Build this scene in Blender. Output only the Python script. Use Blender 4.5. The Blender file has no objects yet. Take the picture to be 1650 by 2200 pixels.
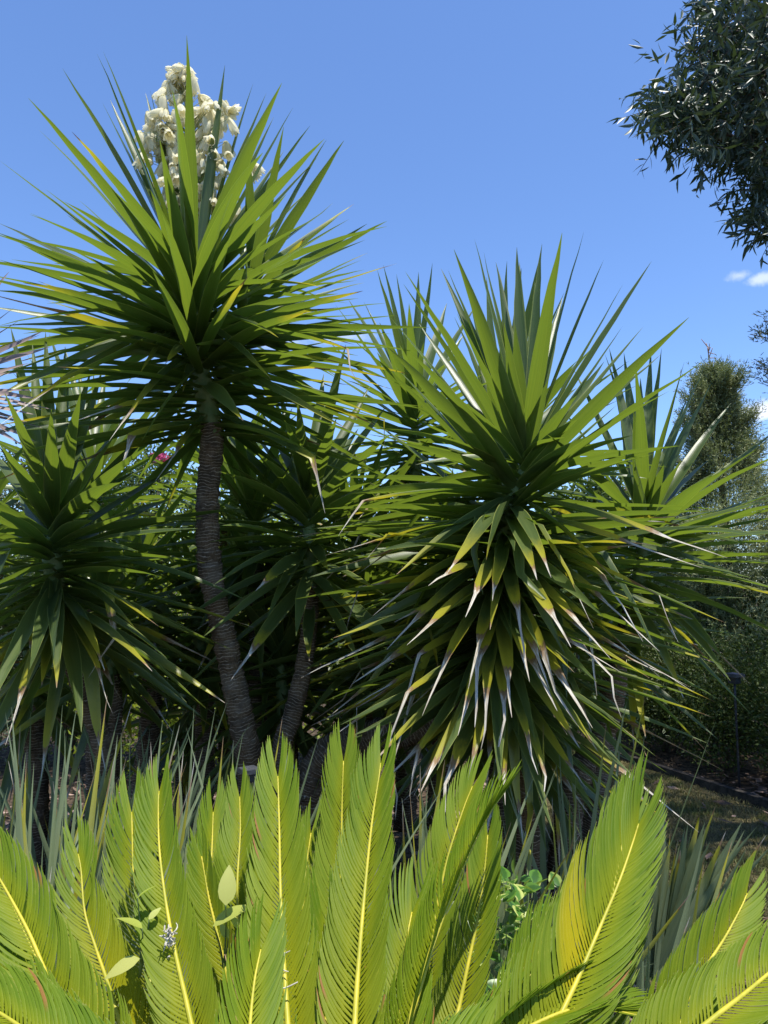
import bpy, math, random
import numpy as np
from mathutils import Vector, noise as mnoise

random.seed(7)
rng = np.random.default_rng(7)
scene = bpy.context.scene
COL = scene.collection

# ---------------------------------------------------------------- camera
F = 1525.0
HORIZON = 1250.0
PITCH = math.atan((HORIZON - 1100.0) / F)
EYE = np.array([0.0, 0.0, 1.6])
cam_data = bpy.data.cameras.new('camera')
cam = bpy.data.objects.new('camera', cam_data)
COL.objects.link(cam)
cam.location = EYE
cam.rotation_euler = (math.pi / 2 + PITCH, 0, 0)
cam_data.sensor_fit = 'VERTICAL'
cam_data.sensor_height = 36.0
cam_data.lens = 36.0 * F / 2200.0
cam_data.clip_start = 0.05
cam_data.clip_end = 2000.0
scene.camera = cam

# ---------------------------------------------------------------- sky, sun, exposure
SUN = np.array([0.17, -0.19, 0.965]); SUN /= np.linalg.norm(SUN)
world = bpy.data.worlds.new('World')
scene.world = world
world.use_nodes = True
wn = world.node_tree
wn.nodes.clear()
out = wn.nodes.new('ShaderNodeOutputWorld')
bg = wn.nodes.new('ShaderNodeBackground')
sky = wn.nodes.new('ShaderNodeTexSky')
sky.sky_type = 'NISHITA'
sky.sun_disc = False
sky.sun_elevation = math.asin(SUN[2])
sky.sun_rotation = math.atan2(SUN[0], SUN[1])
sky.altitude = 300.0
sky.air_density = 1.0
sky.dust_density = 0.25
sky.ozone_density = 3.2
bg.inputs['Strength'].default_value = 0.145
wn.links.new(bg.outputs[0], out.inputs['Surface'])


def wnode(t, **k):
    n = wn.nodes.new(t)
    for a, b in k.items():
        setattr(n, a, b)
    return n


def view_dir(px, py):
    a, b = (px - 825.0) / F, (1100.0 - py) / F
    c, s = math.cos(PITCH), math.sin(PITCH)
    v = np.array([a, c - b * s, s + b * c])
    return v / np.linalg.norm(v)


# small fair-weather clouds low in the sky
tc = wnode('ShaderNodeTexCoord')
cloud_sum = None
nz = wnode('ShaderNodeTexNoise')
nz.inputs['Scale'].default_value = 22.0
nz.inputs['Detail'].default_value = 6.0
nz.inputs['Roughness'].default_value = 0.62
wn.links.new(tc.outputs['Generated'], nz.inputs['Vector'])
CLOUDS = [(1632, 882, 0.036, 0.013, 0.95), (1590, 592, 0.016, 0.008, 0.5), (1632, 600, 0.022, 0.009, 0.6), (1545, 835, 0.022, 0.012, 0.35),
          (720, 722, 0.07, 0.012, 0.4), (610, 740, 0.05, 0.012, 0.3), (1900, 900, 0.08, 0.02, 0.9), (-150, 820, 0.08, 0.02, 0.6), (2300, 980, 0.12, 0.03, 0.9), (-600, 900, 0.1, 0.02, 0.9)]
for px, py, rx, rz, amt in CLOUDS:
    d = view_dir(px, py)
    sub = wnode('ShaderNodeVectorMath', operation='SUBTRACT')
    wn.links.new(tc.outputs['Generated'], sub.inputs[0])
    sub.inputs[1].default_value = tuple(d)
    sc = wnode('ShaderNodeVectorMath', operation='MULTIPLY')
    wn.links.new(sub.outputs[0], sc.inputs[0])
    sc.inputs[1].default_value = (1 / rx, 1 / rx, 1 / rz)
    ln = wnode('ShaderNodeVectorMath', operation='LENGTH')
    wn.links.new(sc.outputs[0], ln.inputs[0])
    ad = wnode('ShaderNodeMath', operation='MULTIPLY_ADD')
    wn.links.new(nz.outputs['Fac'], ad.inputs[0])
    ad.inputs[1].default_value = -2.6
    wn.links.new(ln.outputs['Value'], ad.inputs[2])
    mr = wnode('ShaderNodeMapRange', interpolation_type='SMOOTHSTEP')
    wn.links.new(ad.outputs[0], mr.inputs['Value'])
    mr.inputs['From Min'].default_value = -1.1
    mr.inputs['From Max'].default_value = -0.2
    mr.inputs['To Min'].default_value = amt
    mr.inputs['To Max'].default_value = 0.0
    if cloud_sum is None:
        cloud_sum = mr.outputs[0]
    else:
        mx = wnode('ShaderNodeMath', operation='MAXIMUM')
        wn.links.new(cloud_sum, mx.inputs[0])
        wn.links.new(mr.outputs[0], mx.inputs[1])
        cloud_sum = mx.outputs[0]
tint = wnode('ShaderNodeMix', data_type='RGBA', blend_type='MULTIPLY')
tint.inputs['Factor'].default_value = 1.0
wn.links.new(sky.outputs[0], tint.inputs['A'])
tint.inputs['B'].default_value = (0.86, 1.0, 1.22, 1)
cm = wnode('ShaderNodeMix', data_type='RGBA')
wn.links.new(cloud_sum, cm.inputs['Factor'])
wn.links.new(tint.outputs['Result'], cm.inputs['A'])
cm.inputs['B'].default_value = (5.6, 6.0, 6.9, 1)
wn.links.new(cm.outputs['Result'], bg.inputs['Color'])

sun_data = bpy.data.lights.new('sun', 'SUN')
sun_data.energy = 5.0
sun_data.angle = math.radians(0.53)
sun_data.color = (1.0, 0.955, 0.88)
sun = bpy.data.objects.new('sun', sun_data)
COL.objects.link(sun)
sun.rotation_euler = Vector(tuple(SUN)).to_track_quat('Z', 'Y').to_euler()

scene.view_settings.view_transform = 'Standard'
scene.view_settings.look = 'None'
scene.view_settings.exposure = 0.46
scene.view_settings.gamma = 1.0
scene.cycles.max_bounces = 8
scene.cycles.transmission_bounces = 6
scene.cycles.diffuse_bounces = 4


# ---------------------------------------------------------------- helpers
def raydir(px, py):
    a, b = (px - 825.0) / F, (1100.0 - py) / F
    c, s = math.cos(PITCH), math.sin(PITCH)
    return np.array([a, c - b * s, s + b * c])


def P(px, py, d):
    """point of the place that lies d metres in front of the camera in the direction of a photo pixel"""
    v = raydir(px, py)
    return EYE + v * (d / v[1])


def unit(v):
    v = np.asarray(v, float)
    n = np.linalg.norm(v, axis=-1, keepdims=True)
    return v / np.maximum(n, 1e-9)


def make_mesh(name, verts, faces, mat, attrs=None, smooth=True):
    me = bpy.data.meshes.new(name)
    V = np.ascontiguousarray(np.asarray(verts, np.float32).reshape(-1, 3))
    Fc = np.asarray(faces, np.int32)
    k = Fc.shape[1]
    me.vertices.add(len(V))
    me.vertices.foreach_set('co', V.ravel())
    me.loops.add(Fc.size)
    me.loops.foreach_set('vertex_index', Fc.ravel())
    me.polygons.add(len(Fc))
    me.polygons.foreach_set('loop_start', np.arange(0, Fc.size, k, dtype=np.int32))
    me.polygons.foreach_set('use_smooth', np.full(len(Fc), smooth, bool))
    me.update(calc_edges=True)
    me.validate()
    if attrs:
        for a, val in attrs.items():
            at = me.attributes.new(a, 'FLOAT', 'POINT')
            at.data.foreach_set('value', np.ascontiguousarray(np.asarray(val, np.float32).ravel()))
    if mat:
        me.materials.append(mat)
    return me


def link(name, me, parent=None, kind=None):
    o = bpy.data.objects.new(name, me)
    COL.objects.link(o)
    if parent is not None:
        o.parent = parent
    if kind:
        o['kind'] = kind
    return o


def thing(name, label, cat, loc=(0, 0, 0), group=None):
    o = bpy.data.objects.new(name, None)
    o.empty_display_size = 0.1
    o.location = tuple(float(x) for x in loc)
    COL.objects.link(o)
    o['label'] = label
    o['category'] = cat
    if group:
        o['group'] = group
    return o


def tag(o, label, cat, group=None):
    o['label'] = label
    o['category'] = cat
    if group:
        o['group'] = group
    return o


def strips(C, S, N, W, fold=0.12):
    """K folded leaf blades: C,S,N (K,n,3) centre line, side, normal; W (K,n) width.  returns verts, quads, along, across"""
    K, n = W.shape
    h = (W / 2)[..., None]
    up = (W * fold)[..., None] * N
    V = np.stack([C - S * h + up, C, C + S * h + up], axis=2)      # K,n,3,3
    idx = np.arange(K * n * 3).reshape(K, n, 3)
    a = idx[:, :-1, :-1]; b = idx[:, :-1, 1:]; c = idx[:, 1:, 1:]; d = idx[:, 1:, :-1]
    Q = np.stack([a, b, c, d], axis=-1).reshape(-1, 4)
    t = np.broadcast_to(np.linspace(0, 1, n)[None, :, None], (K, n, 3))
    s = np.broadcast_to(np.array([-1.0, 0, 1.0])[None, None, :], (K, n, 3))
    return V.reshape(-1, 3), Q, t.reshape(-1), s.reshape(-1)


def bezier(p0, p1, p2, t):
    t = t[:, None]
    return (1 - t) ** 2 * p0 + 2 * t * (1 - t) * p1 + t * t * p2


def polyline(pts, n):
    """smooth Catmull-Rom resample of a list of points to n points, even in arc length"""
    p = np.asarray(pts, float)
    if len(p) == 2:
        u = np.linspace(0, 1, n)[:, None]
        return p[0] * (1 - u) + p[1] * u
    q = np.vstack([2 * p[0] - p[1], p, 2 * p[-1] - p[-2]])
    outp = []
    for i in range(1, len(q) - 2):
        u = np.linspace(0, 1, 24, endpoint=False)[:, None]
        a, b, c, d = q[i - 1], q[i], q[i + 1], q[i + 2]
        outp.append(0.5 * (2 * b + (c - a) * u + (2 * a - 5 * b + 4 * c - d) * u ** 2 + (3 * b - 3 * c + d - a) * u ** 3))
    w = np.vstack(outp + [q[-2][None]])
    L = np.concatenate([[0], np.cumsum(np.linalg.norm(np.diff(w, axis=0), axis=1))])
    u = np.linspace(0, L[-1], n)
    return np.stack([np.interp(u, L, w[:, k]) for k in range(3)], axis=1)


def tube(pts, radii, sides=8, wob=0.0, cap=True):
    p = np.asarray(pts, float)
    n = len(p)
    T = unit(np.gradient(p, axis=0))
    ref = np.array([0.0, 1.0, 0.0]) if abs(T[0][1]) < 0.9 else np.array([1.0, 0, 0])
    U = np.zeros_like(p)
    u = unit(np.cross(T[0], ref))
    for i in range(n):
        u = unit(u - T[i] * np.dot(u, T[i]))
        U[i] = u
    Wv = np.cross(T, U)
    th = np.linspace(0, 2 * math.pi, sides, endpoint=False)
    r = np.asarray(radii, float)[:, None] * np.ones(sides)[None]
    if wob:
        r = r * (1 + wob * rng.standard_normal(r.shape))
    V = p[:, None, :] + r[..., None] * (np.cos(th)[None, :, None] * U[:, None, :] + np.sin(th)[None, :, None] * Wv[:, None, :])
    V = V.reshape(-1, 3)
    idx = np.arange(n * sides).reshape(n, sides)
    a = idx[:-1]; b = np.roll(idx, -1, axis=1)[:-1]; c = np.roll(idx, -1, axis=1)[1:]; d = idx[1:]
    Q = np.stack([a, b, c, d], -1).reshape(-1, 4)
    if cap:
        V = np.vstack([V, p[:1], p[-1:]])
        i0, i1 = n * sides, n * sides + 1
        c0 = np.array([[i0, idx[0][(k + 1) % sides], idx[0][k], idx[0][k]] for k in range(sides)])
        c1 = np.array([[i1, idx[-1][k], idx[-1][(k + 1) % sides], idx[-1][(k + 1) % sides]] for k in range(sides)])
        # triangles kept as separate quads with a split point
        mid0 = (V[idx[0]] + p[0]) / 2
        base = len(V)
        V = np.vstack([V, mid0, (V[idx[-1]] + p[-1]) / 2])
        m0 = base + np.arange(sides); m1 = base + sides + np.arange(sides)
        q0 = np.array([[idx[0][(k + 1) % sides], idx[0][k], m0[k], m0[(k + 1) % sides]] for k in range(sides)])
        q1 = np.array([[idx[-1][k], idx[-1][(k + 1) % sides], m1[(k + 1) % sides], m1[k]] for k in range(sides)])
        Q = np.vstack([Q, q0, q1])
    return V, Q


class Acc:
    def __init__(self):
        self.V, self.Q, self.A, self.n = [], [], {}, 0

    def add(self, V, Q, **attrs):
        self.V.append(V); self.Q.append(Q + self.n); self.n += len(V)
        for k, v in attrs.items():
            self.A.setdefault(k, []).append(np.broadcast_to(np.asarray(v, float), (len(V),)) if np.ndim(v) == 0 else v)

    def mesh(self, name, mat, smooth=True):
        return make_mesh(name, np.vstack(self.V), np.vstack(self.Q), mat, {k: np.concatenate(v) for k, v in self.A.items()}, smooth)


# ---------------------------------------------------------------- materials
class NT:
    def __init__(self, name):
        self.m = bpy.data.materials.new(name)
        self.m.use_nodes = True
        self.t = self.m.node_tree
        self.t.nodes.clear()
        self.out = self.t.nodes.new('ShaderNodeOutputMaterial')

    def n(self, t, **k):
        nd = self.t.nodes.new(t)
        for a, b in k.items():
            setattr(nd, a, b)
        return nd

    def set(self, sock, v):
        if isinstance(v, bpy.types.NodeSocket):
            self.t.links.new(v, sock)
        elif isinstance(v, (tuple, list)) and len(v) == 3 and sock.type == 'RGBA':
            sock.default_value = (*v, 1)
        else:
            sock.default_value = v

    def attr(self, name):
        return self.n('ShaderNodeAttribute', attribute_name=name).outputs['Fac']

    def math(self, op, a, b=0.0, c=0.0, clamp=False):
        nd = self.n('ShaderNodeMath', operation=op, use_clamp=clamp)
        self.set(nd.inputs[0], a); self.set(nd.inputs[1], b); self.set(nd.inputs[2], c)
        return nd.outputs[0]

    def rng(self, v, a, b, c=0.0, d=1.0, kind='SMOOTHSTEP'):
        nd = self.n('ShaderNodeMapRange', interpolation_type=kind)
        self.set(nd.inputs['Value'], v)
        for k, x in (('From Min', a), ('From Max', b), ('To Min', c), ('To Max', d)):
            self.set(nd.inputs[k], x)
        return nd.outputs[0]

    def mix(self, f, a, b, blend='MIX'):
        nd = self.n('ShaderNodeMix', data_type='RGBA', blend_type=blend)
        self.set(nd.inputs['Factor'], f); self.set(nd.inputs['A'], a); self.set(nd.inputs['B'], b)
        return nd.outputs['Result']

    def noise(self, scale, detail=3.0, rough=0.5, vec=None, dist=0.0):
        nd = self.n('ShaderNodeTexNoise')
        nd.inputs['Scale'].default_value = scale
        nd.inputs['Detail'].default_value = detail
        nd.inputs['Roughness'].default_value = rough
        nd.inputs['Distortion'].default_value = dist
        if vec is None:
            vec = self.n('ShaderNodeTexCoord').outputs['Object']
        self.t.links.new(vec, nd.inputs['Vector'])
        return nd.outputs['Fac']

    def comb(self, x, y, z):
        nd = self.n('ShaderNodeCombineXYZ')
        self.set(nd.inputs[0], x); self.set(nd.inputs[1], y); self.set(nd.inputs[2], z)
        return nd.outputs[0]

    def bump(self, h, strength, dist):
        nd = self.n('ShaderNodeBump')
        nd.inputs['Strength'].default_value = strength
        nd.inputs['Distance'].default_value = dist
        self.t.links.new(h, nd.inputs['Height'])
        return nd.outputs[0]

    def finish(self, color, rough=0.5, spec=0.5, normal=None, trans=None, tf=0.0):
        p = self.n('ShaderNodeBsdfPrincipled')
        self.set(p.inputs['Base Color'], color)
        self.set(p.inputs['Roughness'], rough)
        self.set(p.inputs['Specular IOR Level'], spec)
        if normal is not None:
            self.t.links.new(normal, p.inputs['Normal'])
        if trans is None:
            self.t.links.new(p.outputs[0], self.out.inputs[0])
        else:
            tr = self.n('ShaderNodeBsdfTranslucent')
            self.set(tr.inputs['Color'], trans)
            if normal is not None:
                self.t.links.new(normal, tr.inputs['Normal'])
            mx = self.n('ShaderNodeMixShader')
            self.set(mx.inputs[0], tf)
            self.t.links.new(p.outputs[0], mx.inputs[1])
            self.t.links.new(tr.outputs[0], mx.inputs[2])
            self.t.links.new(mx.outputs[0], self.out.inputs[0])
        return self.m


def leaf_material(name, g1, g2, tr, tf=0.38, rough=0.42, edge=(0.42, 0.46, 0.12), spec=0.42, yellow=(0.36, 0.34, 0.03), pale=(0.16, 0.24, 0.07)):
    """long strap leaf: green with fine lengthwise veins, paler rim and base, going yellow, tan and bleached towards a dry tip"""
    k = NT(name)
    t, s, v, dry = k.attr('along'), k.attr('across'), k.attr('vary'), k.attr('dry')
    base = k.mix(v, g1, g2)
    vein = k.noise(1.0, 3.0, 0.6, k.comb(k.math('MULTIPLY', s, 9.0), k.math('MULTIPLY', t, 1.6), k.math('MULTIPLY', v, 37.0)))
    base = k.mix(k.rng(vein, 0.35, 0.7, 0.0, 0.30), base, (g2[0] * 1.9, g2[1] * 1.7, g2[2] * 1.6))
    blotch = k.noise(1.0, 4.0, 0.65, k.comb(k.math('MULTIPLY', s, 1.2), k.math('MULTIPLY', t, 9.0), k.math('MULTIPLY', v, 91.0)))
    base = k.mix(k.rng(blotch, 0.5, 0.75, 0.0, 0.25), base, (g1[0] * 0.6, g1[1] * 0.65, g1[2] * 0.7))
    rim = k.rng(k.math('ABSOLUTE', s), 0.88, 0.98)
    base = k.mix(k.math('MULTIPLY', rim, 0.75), base, edge)
    base = k.mix(k.rng(t, 0.0, 0.10, 0.8, 0.0), base, pale)
    fine = k.noise(1.0, 3.0, 0.6, k.comb(k.math('MULTIPLY', s, 2.0), k.math('MULTIPLY', t, 26.0), k.math('MULTIPLY', v, 53.0)))
    d = k.math('ADD', dry, k.math('MULTIPLY', k.math('SUBTRACT', fine, 0.5), 0.13))
    ye = k.rng(d, k.math('ADD', -0.12, k.math('MULTIPLY', k.math('FRACT', k.math('MULTIPLY', v, 7.3)), -0.32)), 0.0)
    base2 = k.mix(ye, base, yellow)
    br = k.rng(d, 0.0, 0.025)
    base3 = k.mix(br, base2, (0.24, 0.145, 0.065))
    wh = k.rng(d, 0.03, 0.09)
    streak = k.noise(1.0, 3.0, 0.6, k.comb(k.math('MULTIPLY', s, 4.0), k.math('MULTIPLY', t, 12.0), k.math('MULTIPLY', v, 19.0)))
    bleach = k.mix(k.rng(streak, 0.4, 0.62), (0.27, 0.22, 0.15), (0.58, 0.56, 0.48))
    col = k.mix(wh, base3, bleach)
    # translucent colour is brighter and yellower than the reflected one
    tcol = k.mix(k.rng(vein, 0.35, 0.7, 0.0, 0.35), tr, (tr[0] * 1.5, tr[1] * 1.25, tr[2]))
    tcol = k.mix(ye, tcol, (0.60, 0.52, 0.03))
    tcol = k.mix(br, tcol, (0.2, 0.12, 0.05))
    nrm = k.bump(vein, 0.25, 0.002)
    return k.finish(col, k.math('ADD', rough, k.math('MULTIPLY', br, 0.3)), spec, nrm, tcol, k.rng(d, 0.0, 0.05, tf, 0.08))


M_YUCCA = leaf_material('yucca_leaf', (0.038, 0.070, 0.022), (0.098, 0.140, 0.040), (0.20, 0.30, 0.026), tf=0.38, rough=0.36, spec=0.5)
M_IRIS = leaf_material('iris_leaf', (0.13, 0.175, 0.085), (0.19, 0.235, 0.12), (0.22, 0.30, 0.09), tf=0.3, edge=(0.12, 0.18, 0.09), rough=0.5)
M_DEADPALM = leaf_material('dry_palm', (0.20, 0.15, 0.135), (0.34, 0.27, 0.24), (0.12, 0.08, 0.06), tf=0.1, edge=(0.25, 0.2, 0.17), rough=0.6, pale=(0.2, 0.15, 0.12))


def pinna_material():
    k = NT('cycad_leaflet')
    t, s, v, ye = k.attr('along'), k.attr('across'), k.attr('vary'), k.attr('yellow')
    base = k.mix(v, (0.095, 0.165, 0.008), (0.175, 0.245, 0.018))
    base = k.mix(k.rng(t, 0.0, 0.45, 0.7, 0.0), base, (0.26, 0.28, 0.006))
    pat = k.noise(1.0, 3.0, 0.6, k.comb(k.math('MULTIPLY', s, 1.0), k.math('MULTIPLY', t, 7.0), k.math('MULTIPLY', v, 71.0)))
    base = k.mix(k.rng(pat, 0.62, 0.75, 0.0, 0.5), base, (0.32, 0.33, 0.04))
    base = k.mix(ye, base, (0.42, 0.34, 0.003))
    tipb = k.rng(t, 0.95, 1.0)
    base = k.mix(k.math('MULTIPLY', tipb, 0.5), base, (0.45, 0.38, 0.15))
    brown = k.attr('brown')
    base = k.mix(brown, base, (0.30, 0.14, 0.04))
    ridge = k.math('ABSOLUTE', s)
    nrm = k.bump(ridge, 0.35, 0.001)
    tr = k.mix(ye, (0.20, 0.32, 0.005), (0.50, 0.42, 0.004))
    return k.finish(base, 0.48, 0.13, nrm, tr, 0.33)


M_PINNA = pinna_material()


def simple(name, c1, c2, scale, rough=0.8, spec=0.3, bump=0.3, bdist=0.01, detail=5, trans=None, tf=0.0, lo=0.35, hi=0.65):
    k = NT(name)
    n = k.noise(scale, detail, 0.6)
    col = k.mix(k.rng(n, lo, hi), c1, c2)
    nrm = k.bump(k.noise(scale * 2.3, detail, 0.6), bump, bdist) if bump else None
    return k.finish(col, rough, spec, nrm, trans, tf)


def foliage(name, c1, c2, tr, tf=0.3, rough=0.5, spec=0.4):
    k = NT(name)
    v = k.attr('vary')
    col = k.mix(v, c1, c2)
    return k.finish(col, rough, spec, None, tr, tf)


def bark_material():
    k = NT('yucca_bark')
    tc = k.n('ShaderNodeTexCoord').outputs['Object']
    sep = k.n('ShaderNodeSeparateXYZ')
    k.t.links.new(tc, sep.inputs[0])
    ring = k.attr('ring')
    around = k.attr('around')
    wob = k.noise(9.0, 3.0, 0.6)
    rr = k.math('ADD', ring, k.math('MULTIPLY', wob, 4.2))
    band = k.math('FRACT', rr)
    line = k.rng(band, 0.0, 0.24, 1.0, 0.0)
    fib = k.noise(1.0, 5.0, 0.7, k.comb(k.math('MULTIPLY', k.math('SINE', k.math('MULTIPLY', around, 6.2832)), 9.0), k.math('MULTIPLY', k.math('COSINE', k.math('MULTIPLY', around, 6.2832)), 9.0), k.math('MULTIPLY', ring, 0.6)))
    base = k.mix(k.rng(fib, 0.3, 0.7), (0.105, 0.070, 0.042), (0.23, 0.165, 0.105))
    patch = k.noise(14.0, 4.0, 0.6)
    base = k.mix(k.rng(patch, 0.42, 0.62, 0.0, 0.85), base, (0.075, 0.055, 0.038))
    base = k.mix(k.rng(k.noise(5.0, 4.0, 0.6), 0.52, 0.68, 0.0, 0.6), base, (0.26, 0.22, 0.17))
    brk = k.rng(k.noise(22.0, 3.0, 0.6), 0.34, 0.52)
    col = k.mix(k.math('MULTIPLY', k.math('MULTIPLY', line, brk), 0.95), base, (0.58, 0.49, 0.38))
    h = k.math('ADD', k.math('MULTIPLY', band, -0.8), k.math('MULTIPLY', fib, 0.9))
    return k.finish(col, 0.85, 0.2, k.bump(h, 0.9, 0.008))


M_BARK = bark_material()
M_WOOD = simple('grey_brown_bark', (0.07, 0.055, 0.04), (0.16, 0.13, 0.10), 18.0, 0.9, 0.2, 0.8, 0.01)
M_GREENSTEM = simple('green_stem', (0.10, 0.16, 0.05), (0.18, 0.22, 0.08), 25.0, 0.6, 0.3, 0.2, 0.003)
M_RACHIS = simple('yellow_rachis', (0.34, 0.33, 0.03), (0.52, 0.44, 0.04), 14.0, 0.45, 0.3, 0.1, 0.001)
M_PETAL = None
k = NT('cream_petal')
pt, ps = k.attr('along'), k.attr('across')
pc = k.mix(k.rng(pt, 0.0, 0.35, 0.6, 0.0), (0.90, 0.85, 0.62), (0.70, 0.66, 0.32))
pc = k.mix(k.rng(k.math('ABSOLUTE', ps), 0.0, 0.5, 0.35, 0.0), pc, (0.72, 0.68, 0.44))
M_PETAL = k.finish(pc, 0.55, 0.3, None, (0.95, 0.91, 0.70), 0.5)
M_SOIL = simple('bark_mulch', (0.035, 0.026, 0.018), (0.13, 0.095, 0.065), 22.0, 0.95, 0.1, 1.0, 0.03, 8)
M_BIRDLEAF = foliage('willow_leaf', (0.035, 0.060, 0.034), (0.075, 0.105, 0.060), (0.07, 0.11, 0.03), 0.18, 0.42, 0.5)


# ---------------------------------------------------------------- ground
def ground_sheet():
    n = 90
    xs = np.concatenate([-np.geomspace(300, 6, 14), np.linspace(-5.6, 6, 60), np.geomspace(6.4, 300, 14)])
    ys = np.concatenate([-np.geomspace(100, 2, 10), np.linspace(-1.6, 9, 60), np.geomspace(9.5, 600, 16)])
    X, Y = np.meshgrid(xs, ys)
    Z = np.array([[0.03 * mnoise.noise(Vector((x * 0.9, y * 0.9, 0))) if (abs(x) < 7 and -2 < y < 10) else 0.0 for x in xs] for y in ys])
    V = np.stack([X, Y, Z], -1).reshape(-1, 3)
    idx = np.arange(len(xs) * len(ys)).reshape(len(ys), len(xs))
    Q = np.stack([idx[:-1, :-1], idx[:-1, 1:], idx[1:, 1:], idx[1:, :-1]], -1).reshape(-1, 4)
    return V, Q


def lawn_edge_x(y):          # left edge of the lawn: it curves round the yucca bed
    return 1.02 + 0.10 * math.sin(y * 1.3) + 0.28 * max(0, 1.9 - y) - 0.05 * (y - 3)


def hedge_x(y):              # front face of the hedge bed
    return 1.95 + max(0.0, (6.9 - y)) * 0.42


k = NT('lawn_soil')
n1 = k.noise(2.2, 5.0, 0.6)
n2 = k.noise(60.0, 4.0, 0.7)
c = k.mix(k.rng(n1, 0.4, 0.62), (0.085, 0.080, 0.032), (0.15, 0.125, 0.065))
c = k.mix(k.rng(n2, 0.45, 0.65), c, (0.07, 0.055, 0.03))
M_LAWN = k.finish(c, 0.95, 0.1, k.bump(n2, 0.8, 0.02))
V, Q = ground_sheet()
gr = link('ground', make_mesh('ground', V, Q, M_SOIL), kind='structure')

# lawn as a sheet just above the bed
ys = np.linspace(-1.0, 7.2, 70)
rows = []
for y in ys:
    a, b = lawn_edge_x(y), hedge_x(y)
    u = np.linspace(0, 1, 18)
    x = a + (b - a) * u
    z = np.array([0.03 * mnoise.noise(Vector((xx * 0.9, y * 0.9, 0))) + 0.018 for xx in x])
    rows.append(np.stack([x, np.full_like(x, y), z], -1))
V = np.array(rows).reshape(-1, 3)
idx = np.arange(70 * 18).reshape(70, 18)
Q = np.stack([idx[:-1, :-1], idx[:-1, 1:], idx[1:, 1:], idx[1:, :-1]], -1).reshape(-1, 4)
link('lawn', make_mesh('lawn', V, Q, M_LAWN), kind='structure')

# grass blades
def grass():
    K = 110000
    y = rng.uniform(1.2, 7.0, K) 
    u = rng.uniform(0, 1, K)
    a = np.array([lawn_edge_x(q) for q in y]); b = np.array([hedge_x(q) for q in y])
    x = a - 0.04 + (b - a + 0.06) * u
    clump = np.array([mnoise.noise(Vector((p * 3.0, q * 3.0, 4))) for p, q in zip(x, y)])
    keep = clump > rng.uniform(-1.0, 0.3, K)
    x, y, clump = x[keep], y[keep], clump[keep]
    K = len(x)
    z = 0.018 * np.ones(K)
    h = rng.uniform(0.02, 0.055, K) * (1 + 0.5 * clump)
    az = rng.uniform(0, 6.283, K); lean = rng.uniform(0.1, 1.4, K)
    d = np.stack([np.cos(az) * np.sin(lean), np.sin(az) * np.sin(lean), np.cos(lean)], -1)
    B = np.stack([x, y, z], -1)
    n = 3
    t = np.linspace(0, 1, n)
    C = B[:, None] + d[:, None] * (h[:, None] * t)[..., None] - np.array([0, 0, 1.0]) * (h[:, None] * 0.25 * t ** 2)[..., None]
    S = unit(np.stack([-np.sin(az), np.cos(az), np.zeros(K)], -1))[:, None] * np.ones((1, n, 1))
    N = unit(np.cross(S, d[:, None]))
    W = (rng.uniform(0.003, 0.006, K))[:, None] * np.array([1, 0.8, 0.05])[None]
    # two vertices across are enough for a blade
    h2 = (W / 2)[..., None]
    V = np.stack([C - S * h2, C + S * h2], axis=2)
    idx = np.arange(K * n * 2).reshape(K, n, 2)
    Q = np.stack([idx[:, :-1, 0], idx[:, :-1, 1], idx[:, 1:, 1], idx[:, 1:, 0]], -1).reshape(-1, 4)
    v = np.repeat(rng.uniform(0, 1, K) * 0.6 + 0.4 * (clump < 0.05), n * 2)
    o = link('lawn_grass', make_mesh('lawn_grass', V.reshape(-1, 3), Q, foliage('dry_grass', (0.08, 0.115, 0.03), (0.24, 0.19, 0.09), (0.18, 0.2, 0.05), 0.25, 0.6, 0.2), {'vary': v}), kind='stuff')
    tag(o, 'short patchy half dry grass of the lawn beside the hedge', 'grass')


grass()

# dark edging strip along the hedge bed
for_y = np.linspace(-0.6, 7.1, 60)
pts = np.array([[hedge_x(y) + 0.0, y, 0.03] for y in for_y])
sec = []
for p in pts:
    for dx, dz in ((-0.02, -0.05), (-0.02, 0.05), (0.02, 0.055), (0.02, -0.05)):
        sec.append(p + np.array([dx, 0, dz]))
V = np.array(sec); idx = np.arange(len(V)).reshape(-1, 4)
Q = np.concatenate([np.stack([idx[:-1, j], idx[:-1, j + 1], idx[1:, j + 1], idx[1:, j]], -1) for j in range(3)])
o = link('bed_edging', make_mesh('bed_edging', V, Q, simple('edging', (0.02, 0.018, 0.016), (0.06, 0.05, 0.04), 20, 0.8), smooth=False))
tag(o, 'low dark edging strip between the lawn and the hedge bed', 'edging')


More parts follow.
